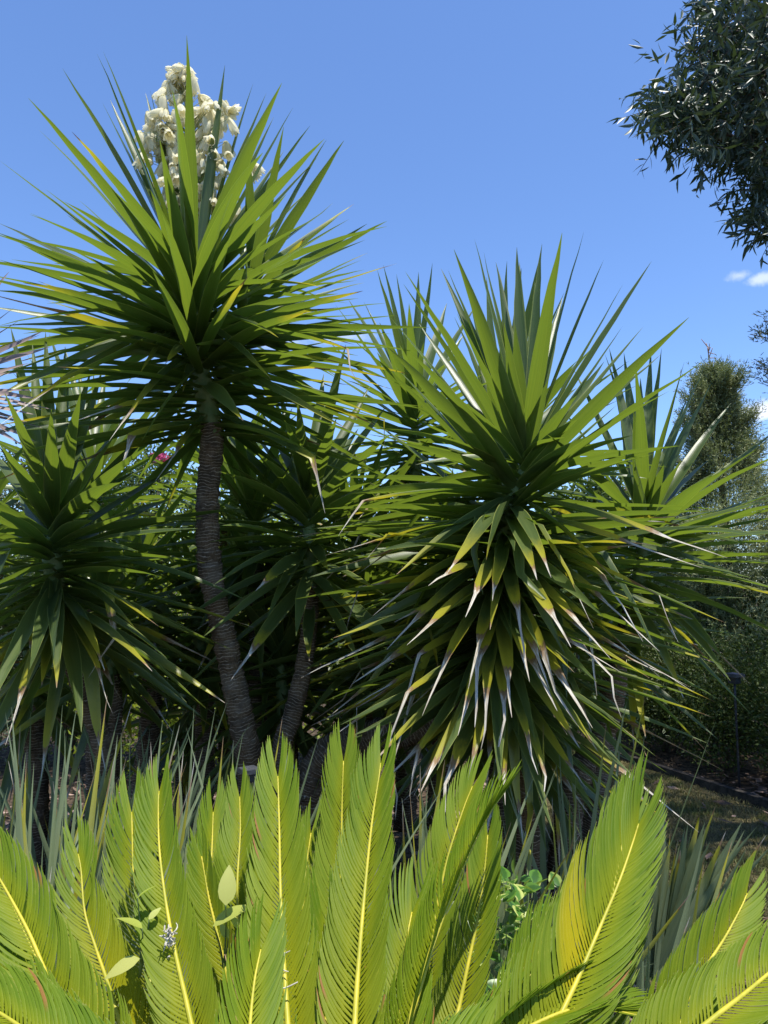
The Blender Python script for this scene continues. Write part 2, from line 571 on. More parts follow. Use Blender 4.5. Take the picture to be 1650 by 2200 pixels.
# litter on the bed: flat leaf and bark flakes
def litter():
    K = 5200
    x = rng.uniform(-2.6, 3.4, K); y = rng.uniform(1.4, 6.0, K)
    keep = np.array([not (lawn_edge_x(q) + 0.05 < p < hedge_x(q)) or rng.uniform() < 0.08 for p, q in zip(x, y)])
    x, y = x[keep], y[keep]; K = len(x)
    z = rng.uniform(0.03, 0.055, K)
    az = rng.uniform(0, 6.283, K); L = rng.uniform(0.015, 0.07, K); W = L * rng.uniform(0.15, 0.5, K)
    a = np.stack([np.cos(az), np.sin(az), rng.uniform(-0.3, 0.3, K)], -1); b = np.stack([-np.sin(az), np.cos(az), rng.uniform(-0.4, 0.4, K)], -1)
    B = np.stack([x, y, z], -1)
    V = np.stack([B - a * L[:, None], B + b * W[:, None], B + a * L[:, None], B - b * W[:, None]], 1).reshape(-1, 3)
    Q = np.arange(K * 4).reshape(K, 4)
    o = link('leaf_litter', make_mesh('leaf_litter', V, Q, foliage('litter', (0.10, 0.065, 0.045), (0.38, 0.27, 0.22), (0.1, 0.08, 0.05), 0.05, 0.8, 0.15), {'vary': np.repeat(rng.uniform(0, 1, K) ** 1.6, 4)}), kind='stuff')
    tag(o, 'dry leaf and bark litter lying on the planting bed', 'litter')


litter()


# ---------------------------------------------------------------- yuccas
def leaf_obj(parent, origin, B, T, up_ref=None, width=0.062, sag=0.04, dry=0.0, twist=0.0, kink=None, mat=None, fold=0.25, acc=None, name='leaf', n=13, side0=None, narrow=True):
    """one strap leaf from B to T; dry = fraction of the blade that has dried from the tip"""
    B = np.asarray(B, float); T = np.asarray(T, float)
    t = np.linspace(0, 1, n)
    L = np.linalg.norm(T - B)
    mid = (B + T) / 2 + np.array([0, 0, sag * L])
    C = bezier(B, mid, T, t)
    hor = T - B
    r = np.array([hor[0], hor[1], 0.0])
    if np.linalg.norm(r) < 0.12 * L:
        r = np.array([hor[0] * 0.3, -0.6 + hor[1] * 0.3, 0])
    r = unit(r)
    side = np.cross(np.array([0, 0, 1.0]), r) if side0 is None else unit(side0)
    if kink is not None:
        tk, amount = kink
        i0 = int(tk * (n - 1))
        seg = np.linalg.norm(np.diff(C, axis=0), axis=1)
        d0 = unit(C[i0] - C[i0 - 1])
        wob = rng.standard_normal(3) * 0.35
        d1 = unit(d0 * (1 - amount) + np.array([0, 0, -1.0]) * amount + wob * 0.4 * amount)
        cur = C[i0].copy()
        d2 = unit(d1 + rng.standard_normal(3) * 0.3)
        for i in range(i0 + 1, n):
            dd = d1 if i < (i0 + n) // 2 + 1 else d2
            cur = cur + dd * seg[i - 1]
            C[i] = cur
    wv = np.cumsum(rng.standard_normal((n, 3)), axis=0) * 0.0022 * L
    C = C + (wv - wv[0]) * t[:, None]
    Tn = unit(np.gradient(C, axis=0))
    S = side[None] - Tn * np.sum(Tn * side[None], axis=1, keepdims=True)
    S = unit(S)
    N = np.cross(Tn, S)
    N = np.where(N[:, 2:3] < -0.2, -N, N) if abs(unit(hor)[2]) < 0.9 else N
    th = (twist * (0.35 + 0.65 * t))[:, None]
    S2 = S * np.cos(th) + N * np.sin(th)
    N2 = -S * np.sin(th) + N * np.cos(th)
    w = np.where(t < 0.4, 0.66 + 0.34 * np.sin(np.clip(t / 0.4, 0, 1) * math.pi / 2), 1 - np.clip((t - 0.4) / 0.6, 0, 1) ** 1.45)
    ds = 1 - dry
    if dry > 0 and narrow:
        w = w * np.interp(t, [0, ds, min(1.0, ds + 0.09), 1.01], [1, 1, 0.42, 0.36]) 
        w = np.maximum(w, 0.13 * (t < 0.95))
    w = np.maximum(w, 0.015)
    C = C - origin
    V, Q, ta, sa = strips(C[None], S2[None], N2[None], (w * width)[None], fold)
    if acc is not None:
        acc.add(V, Q, along=ta, across=sa, vary=random.random(), dry=(ta - ds) if dry > 0 else np.full(len(V), -1.0))
        return None
    me = make_mesh('leaf', V, Q, mat or M_YUCCA, {'along': ta, 'across': sa, 'vary': np.full(len(V), random.random()), 'dry': (ta - ds) if dry > 0 else np.full(len(V), -1.0)})
    return link(name, me, parent)


def solve_tip(B, px, py, L, sgn):
    v = raydir(px, py)
    w = EYE - B
    a = v @ v; b = 2 * v @ w; c = w @ w - L * L
    disc = b * b - 4 * a * c
    if disc <= 0:
        kk = -b / (2 * a)
    else:
        kk = (-b + (1 if sgn > 0 else -1) * math.sqrt(disc)) / (2 * a)
    return EYE + v * kk


class Axis:
    def __init__(self, pts, n=160):
        self.p = polyline([P(*q) for q in pts], n)
        self.L = np.concatenate([[0], np.cumsum(np.linalg.norm(np.diff(self.p, axis=0), axis=1))])

    def at(self, s):
        return np.array([np.interp(s, self.L, self.p[:, k]) for k in range(3)])

    def s_of_py(self, py):
        best, bs = 1e9, 0
        for i, q in enumerate(self.p):
            v = q - EYE
            c, s = math.cos(PITCH), math.sin(PITCH)
            yy = 1100 - F * ((-v[1] * s + v[2] * c) / (v[1] * c + v[2] * s))
            if abs(yy - py) < best:
                best, bs = abs(yy - py), self.L[i]
        return bs


def trunk_mesh(ax, s0, s1, r0, r1, ring=0.014):
    n = max(10, int((s1 - s0) / 0.011))
    s = np.linspace(s0, s1, n)
    pts = np.array([ax.at(q) for q in s])
    sides = 22
    rad = np.interp(s, [s0, s1], [r0, r1])
    lump = np.array([mnoise.noise(Vector((q * 7.0, 3.3, 1.1))) for q in s])
    jit = 1 + 0.09 * (((s / ring + 1.5 * lump) % 1.0) - 0.5) + 0.03 * rng.standard_normal(n) + 0.07 * lump
    V, Q = tube(pts, rad * jit, sides, wob=0.045)
    ringv = np.repeat(s / ring, sides); around = np.tile(np.arange(sides) / sides, n)
    pad = len(V) - n * sides
    return V, Q, np.concatenate([ringv, np.zeros(pad)]), np.concatenate([around, np.zeros(pad)])


def yucca(label, axis_pts, H, traced, L=1.0, W=0.062, fill=60, emin=-50, emax=70, r_stem=0.03, r_trunk=(0.055, 0.075), dry_from=0.55, dry_p=0.4, Lfill=None, trunk=True, qpow=1.0,
          kink_p=0.0, old=0, group='yuccas of the planting bed', green_to=None):
    ax = Axis(axis_pts)
    foot = ax.p[-1].copy()
    foot[2] = min(foot[2], 0.0)
    T = thing('yucca', label, 'yucca', foot, group)
    O = foot
    if trunk:
        V, Q, ri, ar = trunk_mesh(ax, H * 0.92, ax.L[-1], r_trunk[0], r_trunk[1])
        link('trunk', make_mesh('trunk', V - O, Q, M_BARK, {'ring': ri, 'around': ar}), T)
    sn = np.linspace(0.05, H, 30)
    V, Q = tube(np.array([ax.at(s) for s in sn]), np.interp(sn, [0, H * 0.35, H], [r_stem * 0.1, r_stem, r_trunk[0] * 0.96]) * (1 + 0.05 * rng.standard_normal(30)), 14)
    link('stem', make_mesh('stem', V - O, Q, M_GREENSTEM), T)
    nleaf = 0
    top = ax.at(0.0)

    def place(B, tip, dry, kink, wmul=1.0, sag=None, tw=None):
        nonlocal nleaf
        r = unit((tip - B) * np.array([1, 1, 0]))
        el = math.degrees(math.asin(np.clip(unit(tip - B)[2], -1, 1)))
        B2 = B + r * r_stem * 0.5
        if sag is None:
            sag = random.uniform(0.0, 0.035) if el > 20 else random.uniform(0.02, 0.09)
        if tw is None:
            tw = random.gauss(0, 0.45)
        leaf_obj(T, O, B2, tip, width=W * wmul * random.uniform(0.86, 1.1), sag=sag, dry=dry, twist=tw, kink=kink, n=11 if kink is None else 13)
        nleaf += 1

    for q in traced:
        px, py, sg, dry = q[:4]
        by = q[4] if len(q) > 4 else None
        Lm = q[5] if len(q) > 5 else 1.0
        if by is None:
            t0 = axis_pts[0]
            ang = math.degrees(math.atan2(t0[1] - py, abs(px - t0[0]) + 1e-3))
            s = H * min(1.0, max(0.0, (72 - ang) / 150.0)) ** 1.2
        else:
            s = ax.s_of_py(by)
        B = ax.at(s)
        tip = solve_tip(B, px, py, L * Lm * random.uniform(0.96, 1.04), sg)
        kink = None
        if dry > 0.12 and random.random() < kink_p:
            kink = (1 - dry * random.uniform(0.3, 0.9), random.uniform(0.3, 0.95))
        place(B, tip, dry, kink)
    for i in range(fill):
        q = (i + 0.5) / fill
        az = i * 2.39996 + random.uniform(-0.2, 0.2)
        s = H * (0.04 + 0.96 * q ** qpow)
        e = emax + (emin - emax) * q ** 0.75 + random.gauss(0, 7)
        e = math.radians(max(-85, min(86, e)))
        d = np.array([math.cos(az) * math.cos(e), math.sin(az) * math.cos(e), math.sin(e)])
        ll = (Lfill or L) * random.uniform(0.72, 0.98) * (0.55 + 0.45 * min(1, q * 5))
        B = ax.at(s)
        if d @ unit(EYE - B) > 0.955:
            continue
        dry = 0.0
        if q > dry_from and random.random() < dry_p:
            dry = random.choice([.05, .08, .12, .2, .3, .42]) * random.uniform(.8, 1.2)
        kink = None
        if dry > 0.12 and random.random() < kink_p:
            kink = (1 - dry * random.uniform(0.3, 0.9), random.uniform(0.3, 0.95))
        tip = B + d * ll
        if tip[2] < 0.12:
            tip[2] = 0.12 + random.uniform(0, 0.1)
        place(B, tip, dry, kink)
    if old:
        a = Acc()
        for i in range(old):
            q = (i + .5) / old
            az = i * 2.39996
            e = math.radians(-4 - 44 * q ** 1.5 + random.gauss(0, 10))
            d = np.array([math.cos(az) * math.cos(e), math.sin(az) * math.cos(e), math.sin(e)])
            B = ax.at(H * (0.3 + .9 * q))
            tip = B + d * L * random.uniform(.5, .95)
            tip[2] = max(tip[2], .15)
            leaf_obj(T, O, B, tip, width=W * random.uniform(.7, 1), sag=random.uniform(.02, .1), dry=random.choice([0, 0, 0, .08, .2, .4]), twist=random.gauss(0, .6), n=9, acc=a, kink=(.6, .6) if random.random() < .3 else None)
        link('old_leaves', a.mesh('old_leaves', M_YUCCA), T, 'stuff')
    return T, ax, O


F_, B_ = -1, 1
# --- tall flowering yucca on the left
tall = [(403, 78, F_, 0, 645, .98), (226, 109, B_, 0), (210, 115, B_, 0), (129, 153, B_, 0), (57, 215, F_, 0), (88, 274, B_, 0), (0, 341, B_, 0), (165, 285, F_, .05), (221, 228, B_, 0), (234, 215, B_, 0),
        (314, 205, B_, 0), (324, 190, B_, 0), (350, 176, B_, 0), (362, 186, F_, 0), (389, 410, F_, 0, 655, .52), (314, 457, F_, 0, 665, .52), (488, 143, B_, 0), (548, 176, B_, 0), (569, 205, B_, 0), (613, 176, F_, 0),
        (628, 230, B_, 0), (595, 253, B_, 0), (672, 277, B_, 0), (700, 302, F_, 0), (685, 333, B_, 0), (613, 323, B_, 0), (675, 405, B_, 0), (718, 434, B_, 0), (757, 441, B_, .03), (785, 485, B_, 0), (778, 511, F_, 0),
        (793, 542, B_, .03), (783, 560, B_, 0), (852, 560, B_, .1), (783, 604, B_, 0), (775, 632, F_, .06), (850, 676, B_, 0), (809, 704, B_, 0), (736, 732, B_, 0),
        (170, 431, B_, 0), (142, 462, B_, 0), (62, 459, F_, 0), (0, 477, B_, 0), (-5, 498, F_, 0), (39, 526, B_, 0), (-10, 547, F_, 0), (57, 503, B_, 0), (77, 601, B_, .06), (49, 604, F_, .05), (-10, 621, B_, 0),
        (98, 647, B_, .04), (-20, 702, F_, 0, 690), (85, 676, B_, .1), (62, 730, B_, .14), (-25, 828, F_, 0, 700), (-35, 870, F_, .02, 700), (46, 874, F_, .03, 715), (-5, 922, F_, .25, 700, 1.1), (293, 807, F_, .04, 680, .6),
        (355, 786, F_, .14, 730, .5), (237, 946, F_, .24, 760, .85), (305, 955, F_, 0, 790, .7), (600, 727, F_, .02, 660, .75), (582, 817, F_, .05, 690, .72), (525, 905, F_, .07, 830, .62), (394, 843, F_, .06, 770, .26),
        (824, 771, F_, .2, 710), (716, 797, B_, .1, 760), (742, 922, F_, .06, 770), (814, 895, F_, .04, 780), (845, 838, B_, .08, 760), (760, 745, B_, .1, 690), (690, 640, B_, 0, 600), (150, 900, B_, .15, 800), (200, 880, B_, .2, 830),
        (470, 300, B_, 0), (440, 250, B_, 0), (280, 300, B_, 0), (620, 420, F_, 0), (560, 330, F_, 0), (240, 400, F_, 0), (700, 620, F_, .04, 640, .85), (120, 560, F_, 0), (660, 880, B_, .2, 840), (330, 1040, F_, .5, 890, .55),
        (600, 900, B_, .12, 860), (770, 830, B_, .2, 820), (30, 780, B_, .1, 760), (100, 830, B_, .12, 790), (-60, 760, B_, .1, 730)]
T1, ax1, O1 = yucca('tallest yucca with cream flowers, standing on a bare ringed trunk at the left', [(412, 600, 3.0), (415, 700, 3.0), (435, 820, 3.02), (455, 930, 3.05), (446, 1080, 3.08), (452, 1230, 3.1), (485, 1380, 3.12), (515, 1530, 3.15), (540, 1700, 3.2), (545, 2040, 3.2)],
                    0.70, tall, L=1.04, W=0.056, fill=150, emin=-20, emax=16, r_stem=0.04, r_trunk=(0.047, 0.058), dry_p=0.5, dry_from=0.5, kink_p=0.2, old=0)

# second head of the same plant, carrying the flowers
ax1b = Axis([(545, 600, 3.25), (520, 700, 3.2), (470, 820, 3.1)])
for i in range(44):
    q = (i + .5) / 44
    az = i * 2.4
    e = math.radians(64 - 90 * q ** 0.8 + random.gauss(0, 6))
    if math.cos(az) < -0.1 and random.random() < .75:
        continue
    d = np.array([math.cos(az) * math.cos(e), math.sin(az) * math.cos(e), math.sin(e)])
    B = ax1b.at(ax1b.L[-1] * q * 0.8)
    leaf_obj(T1, O1, B, B + d * random.uniform(0.5, 0.82), width=0.055, sag=0.03, twist=random.gauss(0, .3), dry=random.choice([0, 0, 0, .08, .2]) if q > .4 else 0)
V, Q = tube(ax1b.p[::8], np.linspace(0.022, 0.045, len(ax1b.p[::8])), 12)
link('side_stem', make_mesh('side_stem', V - O1, Q, M_GREENSTEM), T1)


def flower_mesh(op=0.5, L=0.042, R=0.016):
    """hanging bell of six overlapping tepals"""
    a = Acc()
    n = 6
    for j in range(6):
        th = j * math.pi / 3
        rr = R * (1.0 if j % 2 else 0.9)
        t = np.linspace(0, 1, n)
        rad = rr * np.interp(t, [0, .2, .5, .8, 1], [.12, .62, .88, .80 + .25 * op, .45 + .75 * op])
        C = np.stack([rad * math.cos(th), rad * math.sin(th), -L * t], -1)
        S = np.tile([-math.sin(th), math.cos(th), 0], (n, 1))
        N = np.tile([-math.cos(th), -math.sin(th), 0], (n, 1))
        W = rr * 1.25 * np.sin(np.clip(0.12 + 0.88 * t, 0, 1) * math.pi * 0.97) ** 0.6
        V, Q, ta, sa = strips(C[None], S[None], N[None], W[None], 0.22)
        a.add(V, Q, along=ta, across=sa)
    return a.mesh('flower', M_PETAL)


FLOWERS = [flower_mesh(o, l, r) for o, l, r in ((0.2, .062, .015), (0.7, .060, .018), (0.0, .046, .010), (1.0, .056, .020))]


def panicle(parent, origin, base, top, blobs, nflow):
    e = bpy.data.objects.new('flower_cluster', None)
    COL.objects.link(e)
    e.parent = parent
    e.location = tuple(base - origin)
    ob = base
    a = Acc()
    stem = polyline([base, base * 0.5 + top * 0.5 + np.array([0.01, 0, 0]), top], 16)
    V, Q = tube(stem, np.linspace(0.012, 0.003, 16), 8)
    a.add(V - ob, Q)
    for k in range(nflow):
        px, py, r, dep = random.choice(blobs)
        ang = random.uniform(0, 6.283); rr = r * math.sqrt(random.random())
        p = P(px + rr * math.cos(ang), py + rr * math.sin(ang) * 1.15, dep + random.uniform(-0.06, 0.07))
        # twig from the nearest lower point on the stem
        i = int(np.argmin(np.linalg.norm(stem - (p - np.array([0, 0, 0.10])), axis=1)))
        s = stem[i]
        V, Q = tube(bezier(s, (s + p) / 2 + np.array([0, 0, 0.03]), p, np.linspace(0, 1, 6)), np.linspace(0.0024, 0.0011, 6), 5)
        a.add(V - ob, Q)
        f = bpy.data.objects.new('flower', random.choice(FLOWERS[:2] * 3 + FLOWERS))
        COL.objects.link(f)
        f.parent = e
        f.location = tuple(p - ob)
        sc = random.uniform(0.9, 1.35)
        f.scale = (sc, sc, sc * random.uniform(0.9, 1.1))
        f.rotation_euler = (random.gauss(0, .45), random.gauss(0, .45), random.uniform(0, 6.28))
    link('stalk', a.mesh('stalk', simple('flower_stalk', (0.30, 0.34, 0.14), (0.42, 0.42, 0.2), 30, .6)), e)
    return e


fb = [(390, 150, 14, 3.1), (385, 180, 34, 3.08), (378, 205, 40, 3.06), (348, 250, 46, 3.06), (330, 265, 34, 3.06), (440, 240, 42, 3.08), (468, 240, 28, 3.08), (345, 315, 40, 3.06), (425, 320, 42, 3.06), (462, 320, 36, 3.08), (375, 370, 44, 3.05),
      (440, 380, 38, 3.06), (410, 280, 40, 3.08), (405, 425, 40, 3.06), (400, 350, 50, 3.06), (362, 400, 30, 3.06), (450, 420, 26, 3.08)]
panicle(T1, O1, P(425, 540, 3.1), P(388, 140, 3.1), fb, 285)
panicle(T1, O1, P(520, 600, 3.3), P(512, 410, 3.32), [(538, 352, 13, 3.33), (530, 362, 10, 3.33), (508, 435, 20, 3.32), (512, 460, 16, 3.32)], 22)

# --- big yucca with the shaggy skirt, right of centre
right = [(1207, 497, F_, 0), (1251, 497, B_, 0), (1169, 515, B_, 0), (1293, 561, B_, 0), (1401, 558, B_, 0), (1336, 615, B_, 0), (1483, 679, F_, 0), (1506, 779, F_, 0), (1339, 707, B_, 0), (979, 532, F_, 0), (1020, 515, B_, 0), (1040, 538, B_, 0),
         (1106, 532, B_, 0), (1068, 561, B_, 0), (1120, 563, B_, 0), (864, 584, F_, 0), (864, 618, B_, 0), (945, 581, B_, 0), (959, 584, B_, 0), (1086, 693, F_, 0, 985, .62), (1106, 696, F_, 0, 985, .58), (1178, 811, F_, 0, 985, .42),
         (1136, 905, F_, 0, 1005, .2), (976, 676, F_, 0, 985, .75), (838, 676, B_, 0), (835, 742, F_, 0), (757, 728, B_, 0), (1437, 846, F_, 0), (1356, 932, F_, 0, 1035, .72), (982, 949, F_, .1, 1040, .45), (772, 915, F_, 0, 1030), (800, 905, B_, 0), (844, 785, B_, 0),
         (1240, 850, F_, 0, 1000, .5), (1300, 780, B_, 0), (1210, 640, B_, 0), (1010, 620, B_, 0), (1150, 600, B_, 0), (900, 700, B_, 0), (930, 820, F_, 0, 1000, .8), (880, 760, F_, 0), (1380, 700, B_, 0), (1320, 870, B_, 0), (1420, 760, B_, 0),
         # skirt
         (695, 1102, F_, .22, 1060), (690, 1125, B_, .22, 1075), (855, 1236, F_, .05, 1070, 0.85), (950, 1236, F_, .16, 1075, 0.84), (1045, 1203, F_, .03, 1065, 0.77), (1182, 1236, F_, .16, 1090, 0.84), (1155, 1252, F_, .14, 1110, 0.82), (1330, 1262, F_, .2, 1070, 0.80),
         (1564, 1184, F_, .32, 1065, 1.05), (1575, 1165, B_, .32, 1070, 1.05), (1506, 1223, F_, .36, 1100, 0.98), (1495, 1330, F_, .3, 1140, 0.95), (1420, 1344, F_, .36, 1120, 0.85), (1420, 1395, F_, .4, 1150, 0.85), (700, 1194, F_, .26, 1110), (695, 1150, B_, .25, 1090),
         (717, 1228, F_, .28, 1130), (700, 1260, B_, .2, 1150), (826, 1398, F_, .3, 1200, 0.80), (903, 1545, F_, .35, 1250, 0.94), (1006, 1480, F_, .4, 1240, 0.84), (1016, 1521, F_, .42, 1270, 0.82), (1034, 1578, F_, .3, 1300, 0.84), (990, 1583, F_, .25, 1320, 0.82),
         (1088, 1624, F_, .35, 1340, 0.82), (1197, 1534, F_, .38, 1280, 0.82), (1233, 1524, F_, .38, 1250, 0.92), (1184, 1480, F_, .32, 1230, 0.84), (1439, 1478, F_, .32, 1200, 0.85), (1372, 1514, F_, .45, 1230, 0.80), (1279, 1568, F_, .34, 1300, 0.92), (1253, 1612, F_, .12, 1360, 0.82),
         (1189, 1702, F_, .16, 1400, 0.82), (1091, 1727, F_, .22, 1420, 0.77), (862, 1681, F_, .2, 1400, 0.88), (905, 1712, F_, .22, 1420, 0.84), (640, 1487, B_, .06, 1380), (755, 1470, F_, .3, 1280, 0.80), (720, 1542, F_, .14, 1360, 0.85), (730, 1572, F_, .12, 1380, 0.85), (750, 1592, F_, .22, 1400, 0.80),
         (655, 1393, B_, .1, 1320), (700, 1285, B_, .05, 1230), (690, 1320, B_, .2, 1260), (660, 1250, B_, .22, 1150), (800, 1320, F_, .28, 1180, 0.85), (870, 1390, F_, .26, 1230, 0.95), (1060, 1290, F_, .2, 1150, 0.82), (1000, 1330, F_, .3, 1170, 0.87), (1130, 1380, F_, .32, 1190, 0.77), (1225, 1390, F_, .3, 1180, 0.87),
         (1310, 1420, F_, .35, 1200, 0.95), (1350, 1450, F_, .4, 1220, 0.80), (1140, 1470, F_, .25, 1260, 0.82), (1100, 1540, F_, .3, 1290, 0.82), (940, 1640, F_, .12, 1400, 0.82), (1010, 1660, F_, .18, 1420, 0.77), (1150, 1640, F_, .2, 1400, 0.77), (800, 1640, F_, .12, 1420, 0.95), (770, 1610, B_, .1, 1420, .85)]
T2, ax2, O2 = yucca('big shaggy yucca right of centre, its skirt hung with bleached dead leaf tips', [(1128, 960, 2.9), (1118, 1020, 2.9), (1095, 1090, 2.92), (1080, 1200, 2.95), (1068, 1330, 2.98), (1075, 1480, 3.02), (1110, 1600, 3.1), (1130, 1850, 3.2), (1130, 2020, 3.2)],
                    1.05, right, L=0.98, W=0.059, fill=190, emin=-17, emax=4, r_stem=0.04, r_trunk=(0.06, 0.09), dry_p=0.5, dry_from=0.3, kink_p=0.45, Lfill=0.95, qpow=0.95, old=200)

# --- left yucca
left = [(18, 848, F_, 0), (100, 712, B_, 0), (140, 745, B_, 0), (199, 795, B_, 0), (225, 790, B_, 0), (60, 735, B_, 0), (24, 707, B_, 0), (175, 840, F_, 0), (300, 860, B_, 0), (350, 905, B_, 0), (390, 1000, B_, 0), (372, 1065, B_, 0), (425, 1135, F_, 0, 1190), (410, 1190, B_, 0, 1200),
        (345, 1352, F_, .08, 1230), (298, 1355, F_, .03, 1225, .8), (-120, 1000, B_, 0), (-50, 1080, F_, 0), (-60, 1190, F_, 0, 1200), (-60, 1290, F_, 0, 1220), (125, 1480, F_, .06, 1245, .75), (222, 1440, F_, .14, 1270, .78), (90, 1478, F_, .06, 1290, .6), (50, 1470, F_, .35, 1240, .6),
        (-30, 1540, F_, .03, 1260, .85), (10, 1610, F_, .3, 1300, .9), (34, 1050, F_, 0, 1130, .45), (185, 1000, F_, 0, 1120, .5), (200, 1120, F_, 0, 1170, .6), (-20, 1160, F_, 0, 1180, .6), (60, 900, B_, 0), (110, 880, F_, 0, 1140, .9), (170, 910, B_, 0), (240, 930, B_, 0), (320, 960, F_, 0), (-60, 930, B_, 0),
        (240, 1510, F_, .3, 1300, .8), (290, 1180, F_, 0, 1190, .8), (380, 1250, B_, .04, 1230), (330, 1440, F_, .1, 1300), (150, 820, B_, 0), (260, 1040, F_, 0, 1150), (0, 960, F_, 0)]
yucca('left yucca with a low rosette and hanging front leaves, one folded and bleached', [(110, 1120, 2.75), (112, 1200, 2.75), (125, 1290, 2.78), (150, 1400, 2.85), (185, 1510, 2.95), (225, 1640, 3.05), (240, 2050, 3.1)], 0.40, left, L=0.88, W=0.058, fill=72, emin=-36, emax=35,
      r_stem=0.035, r_trunk=(0.034, 0.05), dry_p=0.4, kink_p=0.3, Lfill=0.8, old=24)

# --- centre yucca, in the tall one's shade
centre = [(520, 905, B_, 0), (560, 880, B_, 0), (600, 832, B_, 0), (640, 850, F_, 0), (692, 800, B_, 0), (742, 742, B_, 0), (795, 830, B_, 0), (832, 870, B_, 0), (842, 930, F_, 0), (905, 985, B_, 0), (475, 925, B_, 0), (468, 1010, F_, 0), (480, 1062, B_, 0), (470, 1130, F_, 0), (500, 1205, B_, 0), (575, 1332, F_, 0, 1170, .7),
          (705, 1225, F_, .06, 1170, .35), (668, 1060, F_, .05, 1120, .2), (850, 1050, B_, 0), (830, 1120, F_, 0), (460, 1260, F_, 0, 1180), (665, 1420, F_, .08, 1300, .45), (480, 1300, B_, 0, 1200), (610, 900, F_, 0), (720, 900, F_, 0), (770, 920, B_, 0), (560, 980, F_, 0), (430, 1370, F_, 0, 1220)]
yucca('slim middle yucca in shade between the tall trunk and the shaggy one', [(665, 1080, 3.3), (665, 1180, 3.3), (668, 1290, 3.3), (655, 1420, 3.3), (630, 1530, 3.28), (600, 1650, 3.25), (585, 2020, 3.2)], 0.42, centre, L=0.82, W=0.066, fill=48, emin=-38, emax=40, r_stem=0.03,
      r_trunk=(0.035, 0.052), Lfill=0.75, dry_p=.25)

# --- yucca behind on the right
bright = [(1303, 754, B_, 0), (1309, 743, B_, 0), (1340, 759, B_, 0), (1365, 781, F_, 0), (1371, 814, B_, 0), (1404, 752, B_, 0), (1417, 751, B_, 0), (1473, 770, F_, 0), (1515, 784, B_, 0), (1534, 816, B_, 0), (1470, 852, B_, 0), (1575, 865, B_, 0), (1523, 983, B_, 0), (1685, 912, B_, 0), (1700, 968, F_, 0),
          (1705, 1048, B_, 0), (1725, 1078, F_, 0), (1700, 1112, B_, 0), (1725, 1165, F_, 0), (1735, 1215, B_, 0), (1600, 1247, B_, 0), (1232, 790, B_, 0), (1190, 860, B_, 0), (1170, 930, F_, 0), (1360, 880, F_, 0, 1120, .6), (1425, 1000, F_, 0, 1130, .4), (1580, 1462, F_, 0, 1260, .9), (1560, 1415, F_, 0, 1250, .8),
          (1720, 1285, F_, 0, 1230), (1385, 1578, F_, .08, 1340, .8), (1640, 1150, F_, 0, 1170), (1480, 900, B_, 0), (1560, 1010, F_, 0), (1200, 1020, B_, 0), (1470, 1500, F_, .1, 1300, .8), (1330, 900, B_, 0)]
yucca('yucca at the back on the right with clean upright leaves', [(1385, 1110, 3.25), (1385, 1180, 3.25), (1365, 1290, 3.3), (1330, 1420, 3.35), (1300, 1560, 3.4), (1230, 1700, 3.35), (1200, 1960, 3.3)], 0.42, bright, L=0.96, W=0.060, fill=46, emin=-40, emax=42, r_stem=0.034,
      r_trunk=(0.045, 0.07), Lfill=0.82, dry_p=.35)

# --- yucca behind, between the tall and the shaggy one
bmid = [(809, 578, B_, 0), (824, 569, B_, 0), (853, 587, B_, 0), (899, 587, B_, 0), (930, 563, B_, 0), (880, 650, F_, 0), (786, 653, B_, 0), (752, 641, B_, 0), (717, 653, B_, 0), (820, 690, F_, 0), (960, 650, B_, 0), (700, 730, B_, 0), (690, 790, B_, 0), (1000, 720, B_, 0), (740, 820, F_, 0), (860, 740, F_, 0), (640, 860, B_, 0),
        (980, 760, F_, 0), (720, 960, F_, 0), (1020, 660, B_, 0), (880, 1000, F_, 0, 930, .3), (920, 1010, F_, 0, 930, .3)]
yucca('yucca far behind in the gap between the tall and the shaggy one', [(890, 880, 4.1), (892, 960, 4.1), (890, 1100, 4.15), (880, 1300, 4.2), (870, 1780, 4.2)], 0.45, bmid, L=0.86, W=0.066, fill=56, emin=-45, emax=45, Lfill=0.85, r_stem=0.03, r_trunk=(0.045, 0.065))

# --- more rosettes crowding behind
crowd = [(420, 1260, 4.0, 'yucca rosette behind the middle of the bare ringed trunk', .7, 60), (500, 980, 4.4, 'highest yucca rosette behind, right beside the top of the bare trunk', .75, 60),
         (215, 1260, 3.35, 'dark yucca rosette low down between the left yucca and the trunk', .7, 50), (540, 1060, 3.8, 'yucca rosette behind, just right of the upper bare trunk', .8, 80),
         (600, 1380, 3.7, 'dark yucca rosette low behind the slim middle yucca', .75, 80), (790, 1300, 3.7, 'dark yucca rosette low behind the left tips of the shaggy skirt', .85, 90), (-60, 1100, 3.5, 'yucca rosette reaching in from beyond the left edge', .85, 70),
         (300, 1180, 3.9, 'yucca rosette behind, between the left yucca and the tall ringed trunk', .8, 60), (200, 1010, 4.2, 'yucca standing behind the left yucca, its upright leaves showing above', .95, 80), (560, 1240, 4.0, 'low yucca rosette right behind the tall ringed trunk', .8, 70),
         (760, 1110, 4.1, 'yucca rosette behind, just left of the shaggy skirt', .9, 90), (1080, 940, 3.7, 'yucca hidden behind the shaggy one, upright leaves over its crown', .92, 70), (400, 1430, 4.3, 'lowest yucca rosette behind, near the foot of the tall trunk', .7, 60),
         (960, 1180, 3.8, 'yucca rosette pressed against the left of the shaggy skirt', .85, 70), (60, 1330, 3.6, 'low yucca rosette at the left edge behind the hanging leaves', .8, 60), (1280, 1250, 4.0, 'yucca rosette behind, between the shaggy and the back right one', .8, 60)]
